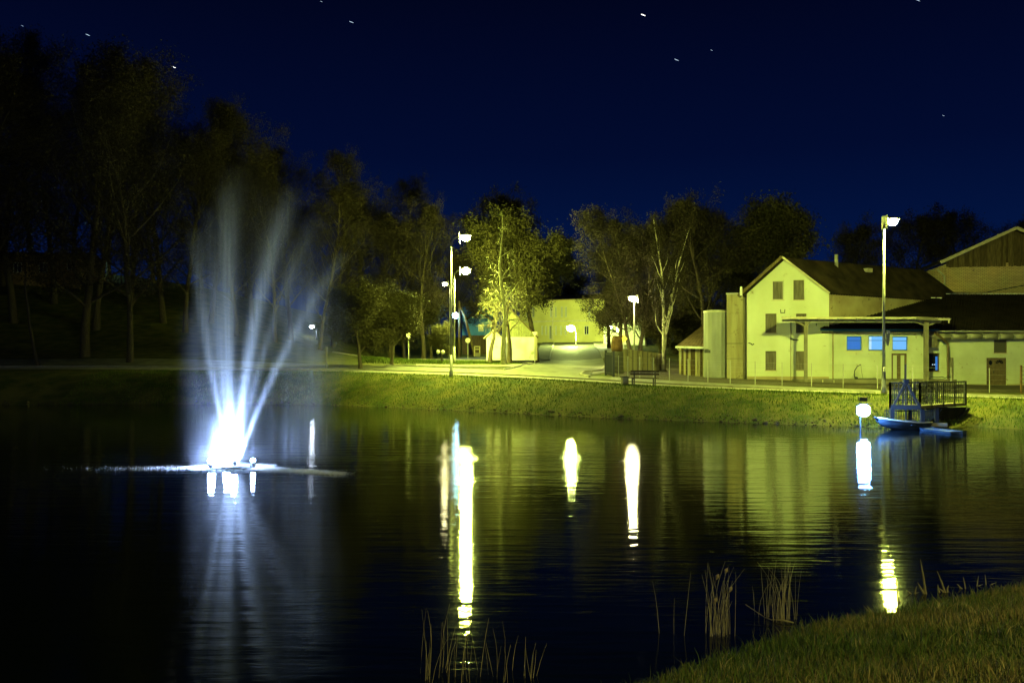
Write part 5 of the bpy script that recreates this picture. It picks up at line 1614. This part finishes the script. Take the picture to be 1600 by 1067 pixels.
# drifting spray: one closed volume, thin and uneven
def mist_mat():
    m = bpy.data.materials.new('spray')
    m.use_nodes = True
    n, l = m.node_tree.nodes, m.node_tree.links
    n.remove(n['Principled BSDF'])
    out = n['Material Output']
    pv = n.new('ShaderNodeVolumePrincipled')
    pv.inputs['Color'].default_value = (.92, .95, 1.0, 1); pv.inputs['Anisotropy'].default_value = .3
    l.new(pv.outputs[0], out.inputs['Volume'])
    t = n.new('ShaderNodeTexCoord'); s = n.new('ShaderNodeSeparateXYZ'); l.new(t.outputs['Object'], s.inputs[0])
    def mth(op, a_, b_=None, c_=None, clamp=False):
        k = n.new('ShaderNodeMath'); k.operation = op; k.use_clamp = clamp
        for j, v in enumerate((a_, b_, c_)):
            if v is None: continue
            if isinstance(v, (int, float)): k.inputs[j].default_value = v
            else: l.new(v, k.inputs[j])
        return k.outputs[0]
    def ss(v, lo_, hi_, a=0.0, b=1.0):
        k = n.new('ShaderNodeMapRange'); k.interpolation_type = 'SMOOTHSTEP'
        l.new(v, k.inputs['Value'])
        for nm, q_ in (('From Min', lo_), ('From Max', hi_), ('To Min', a), ('To Max', b)):
            if isinstance(q_, (int, float)): k.inputs[nm].default_value = q_
            else: l.new(q_, k.inputs[nm])
        return k.outputs[0]
    X, Yc, Zc = s.outputs['X'], s.outputs['Y'], s.outputs['Z']
    wv = n.new('ShaderNodeTexNoise'); wm = n.new('ShaderNodeMapping'); wm.inputs['Scale'].default_value = (.8, .8, .5)
    l.new(t.outputs['Object'], wm.inputs['Vector']); l.new(wm.outputs[0], wv.inputs['Vector']); wv.inputs['Scale'].default_value = 1.0; wv.inputs['Detail'].default_value = 3
    X = mth('ADD', X, mth('MULTIPLY_ADD', wv.outputs['Fac'], 0.8, -.38))
    left = ss(X, mth('MULTIPLY_ADD', ss(Zc, 3.5, 6.5), .9, -1.35), mth('MULTIPLY_ADD', ss(Zc, 3.5, 6.5), 1.1, -.45))
    right = ss(X, 1.6, mth('MULTIPLY_ADD', Zc, .12, 3.0), 1.0, 0.0)
    # top outline: 6.3 m at the left edge, 8.8 m over the middle jet, dropping to 6 at the right
    tz = mth('MULTIPLY_ADD', mth('ABSOLUTE', mth('SUBTRACT', X, .3)), -.95, 8.9)
    top = ss(Zc, mth('SUBTRACT', tz, 3.2), tz, 1.0, 0.0)
    bot = ss(Zc, 0.0, .5, .35, 1.0)
    dy = ss(mth('ABSOLUTE', mth('SUBTRACT', Yc, mth('MULTIPLY', X, .0))), .3, 1.35, 1.0, 0.0)
    nz = n.new('ShaderNodeTexNoise'); mp = n.new('ShaderNodeMapping'); mp.inputs['Scale'].default_value = (5.5, 1.6, .20)
    l.new(t.outputs['Object'], mp.inputs['Vector']); l.new(mp.outputs[0], nz.inputs['Vector']); nz.inputs['Scale'].default_value = 1.0; nz.inputs['Detail'].default_value = 3
    nf = mth('MAXIMUM', mth('MULTIPLY_ADD', nz.outputs['Fac'], 3.4, -1.0), .1)
    # the falling curtain is denser on the left edge and on the far right
    cur = mth('ADD', mth('ADD', ss(X, -.85, -.25, 1.5, 0.0), mth('MULTIPLY', ss(X, 1.2, 2.4), mth('MULTIPLY', ss(Zc, 3.5, 6.0, 3.4, .8), 1.0))), .75)
    den = mth('MULTIPLY', mth('MULTIPLY', mth('MULTIPLY', left, right), mth('MULTIPLY', top, bot)), mth('MULTIPLY', mth('MULTIPLY', dy, cur), nf))
    l.new(mth('MULTIPLY', den, MIST_K), pv.inputs['Density'])
    m.cycles.volume_step_rate = .35
    return m
MIST_K = 0.024
mb = MB()
zs = [(.02, -2.1, 4.2, 1.5), (4.5, -2.1, 4.4, 1.7), (9.2, -1.5, 3.2, 1.6)]
for z, x0, x1, hy in zs:
    mb.v += [(FX + x0, FY - hy, z), (FX + x1, FY - hy, z), (FX + x1, FY + hy, z), (FX + x0, FY + hy, z)]
fs = [(3, 2, 1, 0), (8, 9, 10, 11)]
for k in (0, 4):
    fs += [(k, k + 1, k + 5, k + 4), (k + 1, k + 2, k + 6, k + 5), (k + 2, k + 3, k + 7, k + 6), (k + 3, k, k + 4, k + 7)]
mb.f = fs; mb.m = [0] * len(fs)
mb.build('spray', mist_mat(), ft, kind='stuff')

# foam and drops where the water falls back
def splash():
    g = np.random.default_rng(5)
    n1, n2 = 5200, 700
    u = g.random(n1)
    x = FX + .7 + 2.6 * u + g.normal(0, .12, n1)
    y = FY - .25 - 1.25 * u + g.normal(0, .16, n1)
    x2 = FX - .7 - np.abs(g.normal(0, 1.4, n2)); y2 = FY + g.normal(0, .2, n2) - .3
    a = g.random(1500) * 6.28; rr = g.uniform(.5, 1.2, 1500)
    X = np.concatenate([x, x2, FX + rr * np.cos(a)]); Y = np.concatenate([y, y2, FY + rr * .8 * np.sin(a)])
    n = len(X)
    Zz = np.abs(g.normal(0, .022, n)) + .003
    sz = g.uniform(.004, .011, n)
    base = np.array([(1, 0, -.5), (-.5, .87, -.5), (-.5, -.87, -.5), (0, 0, 1)])
    V = np.stack([X, Y, Zz], 1)[:, None, :] + base[None] * sz[:, None, None]
    Fi = np.array([(0, 2, 1), (0, 1, 3), (1, 2, 3), (2, 0, 3)])[None] + (np.arange(n) * 4)[:, None, None]
    o = np_mesh('splash_drops', V.reshape(-1, 3) - np.array([FX, FY, 0]), Fi.ravel(), np.full(n * 4, 3), M['white_paint'], ft)
    tag(o, kind='stuff')
splash()

# ------------------------------------------------------------------ grass, reeds
def blades(name, X, Y, hgt, wid, lean, pal, seed, label, noise_patch=True):
    g = np.random.default_rng(seed)
    n = len(X)
    Zg = ground(X, Y)
    a = g.random(n) * 6.28
    h = hgt * g.uniform(.45, 1.25, n)
    w = wid * g.uniform(.6, 1.3, n)
    la = g.random(n) * 6.28; ll = h * lean * g.uniform(.1, 1.0, n)
    b0 = np.stack([X - np.cos(a) * w, Y - np.sin(a) * w, Zg - .01], 1)
    b1 = np.stack([X + np.cos(a) * w, Y + np.sin(a) * w, Zg - .01], 1)
    mx = np.stack([X + np.cos(la) * ll * .35, Y + np.sin(la) * ll * .35, Zg + h * .6], 1)
    m0 = mx - np.stack([np.cos(a) * w * .7, np.sin(a) * w * .7, 0 * w], 1); m1 = mx + np.stack([np.cos(a) * w * .7, np.sin(a) * w * .7, 0 * w], 1)
    tp = np.stack([X + np.cos(la) * ll, Y + np.sin(la) * ll, Zg + h], 1)
    V = np.stack([b0, b1, m1, m0, tp], 1).reshape(-1, 3)
    k = np.arange(n) * 5
    Fq = np.stack([k, k + 1, k + 2, k + 3], 1); Ft = np.stack([k + 3, k + 2, k + 4], 1)
    flat = np.concatenate([Fq.ravel(), Ft.ravel()])
    tot = np.concatenate([np.full(n, 4), np.full(n, 3)])
    pal = np.array(pal)
    f = g.random(n)
    if noise_patch:
        f = np.clip(f * .8 + .35 * np.sin(X * .9 + 1.7 * np.sin(Y * .7)) * np.sin(Y * 1.1 + X * .3) + .1, 0, .999)
    ci = f * (len(pal) - 1)
    i0 = ci.astype(int); fr = (ci - i0)[:, None]
    c = pal[i0] * (1 - fr) + pal[np.minimum(i0 + 1, len(pal) - 1)] * fr
    c = c * g.uniform(.7, 1.3, n)[:, None]
    cc = np.repeat(np.concatenate([c, np.ones((n, 1))], 1), 5, 0)
    o = np_mesh(name, V, flat, tot, M['blade'], cols=cc)
    tag(o, label, kind='stuff')
    return o
g = np.random.default_rng(3)
def sample(n, x0, x1, y0, y1, dmin, dmax):
    X = g.uniform(x0, x1, n); Y = g.uniform(y0, y1, n)
    d, ins = seg_dist(X, Y, POND)
    k = (~ins) & (d > dmin) & (d < dmax)
    return X[k], Y[k]
PAL = [(.025, .05, .008), (.045, .085, .012), (.07, .10, .02), (.12, .11, .03), (.24, .18, .07)]
# near bank: inside the view wedge
X, Y = sample(420000, -2, 13, 1.8, 15.5, .02, 8.5)
k = (X / Y > -1.0) & (((X / Y > .05) & (X / Y < .66)) | (g.random(len(X)) < .45)) & (g.random(len(X)) < np.clip(9.0 / Y ** 1.0, .35, 1) )
X, Y = X[k], Y[k]
blades('grass', X, Y, .085, .0032, .9, PAL, 8, 'rough mixed green and straw grass on the near bank')
X, Y = sample(9000, .0, 8.5, 6.0, 13.2, -1, .35)
blades('shore_grass', X, Y, .16, .004, .8, [(.04, .06, .01), (.06, .09, .015), (.10, .10, .03)], 9, 'longer grass tufts along the near waterline', False)
# scattered taller straw and weeds
cx0, cy0 = sample(420, .2, 8.5, 2.6, 13.0, .1, 8)
XX = np.repeat(cx0, 16) + g.normal(0, .045, len(cx0) * 16); YY = np.repeat(cy0, 16) + g.normal(0, .045, len(cx0) * 16)
blades('weeds', XX, YY, .125, .0042, 1.1, [(.04, .08, .012), (.08, .12, .02), (.26, .21, .09), (.30, .25, .12)], 18, 'taller weeds and straw tufts on the near bank', False)
# far bank
X, Y = sample(150000, -30, 27, 36, 66, .05, 7.2)
kk = (np.abs(X / Y) < .6)
X, Y = X[kk], Y[kk]
# keep the footpath and road clear
na = np.array(offset_line(NEAR, -0.25) + offset_line(NEAR, 7)[::-1])
d_, in_ = seg_dist(X, Y, na)
blades('grass', X[~in_], Y[~in_], .13, .012, .9, [(.03, .065, .006), (.08, .14, .010), (.13, .19, .016), (.24, .23, .05)], 10, 'short green grass on the lit far bank')
X, Y = sample(2600, -30, 27, 36, 62, -.05, .5)
blades('shore_grass', X, Y, .30, .012, .7, [(.04, .06, .01), (.08, .10, .02)], 12, 'longer grass along the far waterline', False)
X, Y = sample(20000, -18, 3, 66, 92, 5, 60)
isl = np.array([XY(560, 73), XY(700, 73), XY(800, 77), XY(828, 88), XY(800, 91), XY(560, 91)])
d_, in_ = seg_dist(X, Y, isl)
blades('grass', X[in_], Y[in_], .15, .02, .9, [(.03, .055, .006), (.06, .095, .010), (.085, .12, .014)], 14, 'grass of the island under the street trees')

# stones and clods washed out along the far waterline
def stones():
    q = np.random.default_rng(31)
    n = 1500
    seg = POND[20:34]
    L_ = np.hypot(*np.diff(seg, axis=0).T); cum = np.concatenate([[0], np.cumsum(L_)])
    t_ = q.random(n) * cum[-1]
    i_ = np.clip(np.searchsorted(cum, t_) - 1, 0, len(L_) - 1); f_ = ((t_ - cum[i_]) / L_[i_])[:, None]
    p = seg[i_] * (1 - f_) + seg[i_ + 1] * f_ + q.normal(0, .22, (n, 2)) + np.array([0, .12])
    z = np.maximum(ground(p[:, 0], p[:, 1]), -.02)
    sz = q.uniform(.02, .09, n) * (1 + 1.2 * (q.random(n) < .06))
    oc = np.array([(1, 0, 0), (0, 1, 0), (-1, 0, 0), (0, -1, 0), (0, 0, .6), (0, 0, -.6)])
    V = np.concatenate([p, z[:, None]], 1)[:, None, :] + oc[None] * sz[:, None, None] * q.uniform(.6, 1.3, (n, 6, 1))
    fc = np.array([(0, 1, 4), (1, 2, 4), (2, 3, 4), (3, 0, 4), (1, 0, 5), (2, 1, 5), (3, 2, 5), (0, 3, 5)])
    Fi = fc[None] + (np.arange(n) * 6)[:, None, None]
    o = np_mesh('shore_stones', V.reshape(-1, 3), Fi.ravel(), np.full(n * 8, 3), M['gravel'])
    tag(o, 'stones and clods along the far waterline', kind='stuff')
stones()

def reed_clump(name, label, px, py, n, hpx, spread, seed, heads=0, m=None, lean=.055, bend=.12, group=None):
    R = random.Random(seed)
    D = CH * F / (py - HZ)
    x, y = XY(px, D)
    hm = hpx * D / F
    t = thing(name, label, 'reeds', (x, y, 0), group)
    for k in range(n):
        ox, oy = R.gauss(0, spread), R.gauss(0, spread * .8)
        h = hm * R.uniform(.45, 1.0)
        lx, ly = R.gauss(0, lean) * h, R.gauss(0, lean) * h
        bx_ = R.gauss(0, bend) * h
        pts = []
        for j in range(5):
            f = j / 4
            pts.append((x + ox + lx * f + bx_ * f ** 3, y + oy + ly * f, -.1 + (h + .1) * (f - .12 * abs(bx_ / max(h, .01)) * f ** 3)))
        r = .0027 * R.uniform(.6, 1.4)
        o = MB().tube(pts, [r, r, r * .9, r * .7, r * .3], 4).build('stem', m or M['reed'], t)
        if k < heads:
            MB().tube([pts[-1], Vector(pts[-1]) + Vector((.01, 0, .035)), Vector(pts[-1]) + Vector((.025, 0, .06))], [.006, .022, .004], 6).build('seed_head', M['reed_head'], o)
GRP = 'reed clumps at the near shore'
reed_clump('reed_clump', 'tall reed clump with drooping brown seed heads in the shallow water', 1126, 992, 34, 118, .07, 21, 5)
reed_clump('reed_clump', 'dense straw coloured reed clump at the grass edge', 1223, 968, 36, 96, .065, 22, 0)
reed_clump('reed_clump', 'sparse bent reeds across the bright lamp reflection', 712, 1056, 20, 100, .20, 23, 0, lean=.12)
reed_clump('reed_clump', 'few thin reeds left of the lamp reflection', 678, 1050, 8, 110, .14, 24, 0, lean=.08)
reed_clump('reed_clump', 'small broken reed tuft right of the lamp reflection', 829, 1060, 7, 62, .04, 25, 0, lean=.2)
reed_clump('reed_clump', 'pair of lone thin reeds left of the tall reed clump', 1052, 988, 3, 100, .09, 26, 0, lean=.05, bend=.08)
reed_clump('reed_clump', 'thin slanting reeds at the left side of the dense clump', 1203, 962, 6, 80, .06, 27, 0, lean=.2)
reed_clump('reed_clump', 'thin upright reeds at the bright reflection foot', 772, 1052, 5, 90, .07, 28, 0, lean=.12)
def stalk(px, pyb, hpx, leanpx, label, w=.012, n=3):
    D = CH * F / (pyb - HZ) * .985
    a = P(px, pyb, D); a.z = -.05
    # find ground along the line if above water
    a.z = max(gz(a.x, a.y), 0) - .03
    s_ = D / F
    t = thing('cut_reed', label, 'reed stalk', (a.x, a.y, a.z))
    R = random.Random(int(px))
    for k in range(n):
        f = 1 if k == 0 else R.uniform(.25, .6)
        ox = (R.random() - .5) * .05 * k
        l2 = leanpx if k == 0 else R.uniform(-14, 14)
        MB().tube([(a.x + ox, a.y, a.z), (a.x + ox + l2 * s_ * .5, a.y + .01 * k, a.z + hpx * s_ * f * .55), (a.x + ox + l2 * s_, a.y, a.z + hpx * s_ * f)], [w, w * .8, w * .15], 5).build('stem', M['reed'], t)
stalk(1404, 934, 40, -4, 'cut reed stalk against the right end of the lamp reflection')
stalk(1447, 922, 58, -9, 'tallest cut reed stalk on the near bank edge', .014, 4)
stalk(1478, 920, 38, -14, 'leaning pair of cut reed stalks right of the tallest one', .013, 4)
stalk(1429, 922, 16, 3, 'low splayed reed stump between the taller stalks', .010, 4)
stalk(1509, 914, 22, -4, 'short pale reed stalk with folded leaf', .009, 3)
stalk(1526, 910, 20, 3, 'thin short reed stalk near the right grass edge', .008, 2)
stalk(1541, 908, 20, -2, 'last thin reed stalk before the right frame edge', .008, 2)
o = MB().tube([(P(1165, 944, 10.4)), P(1195, 964, 10.1), P(1206, 968, 10.0)], .006, 5).build('bent_stem', M['reed']); tag(o, 'single bent reed stem lying on the water between two clumps', 'reed stalk')
a = P(1207, 968, 10.12); b = P(1240, 970, 10.0); a.z = b.z = .02
o = MB().tube([a, a.lerp(b, .5) + UP * .01, b], [.008, .012, .008], 6).build('driftwood', M['reed']); tag(o, 'pale floating stick before the dense reed clump', 'stick')

# ------------------------------------------------------------------ stars (short trails in the long exposure)
st_m = emis('star_glow', (.6, .8, 1.0), 1.2)
st_w = emis('star_glow_bright', (1.0, .97, .9), 3.0)
for px, py, b in ((549, 35, 1), (1005, 24, 2), (1057, 94, 1), (271, 105, 2), (137, 55, 1), (502, 3, 0), (1112, 79, 0), (1474, 181, 0), (1434, 1, 1), (35, 41, 0)):
    D = 900
    a = P(px - (3.2 if b else 1.6), py - (1.3 if b else .6), D); c = P(px + (3.2 if b else 1.6), py + (1.3 if b else .6), D)
    w = (.14, .24, .40)[b]
    o = MB().tube([a, a.lerp(c, .5), c], [w * .6, w, w * .6], 5).build('star', st_w if b == 2 else st_m)
    tag(o, 'tiny star trail in the dark blue night sky', 'star', 'stars in the night sky')
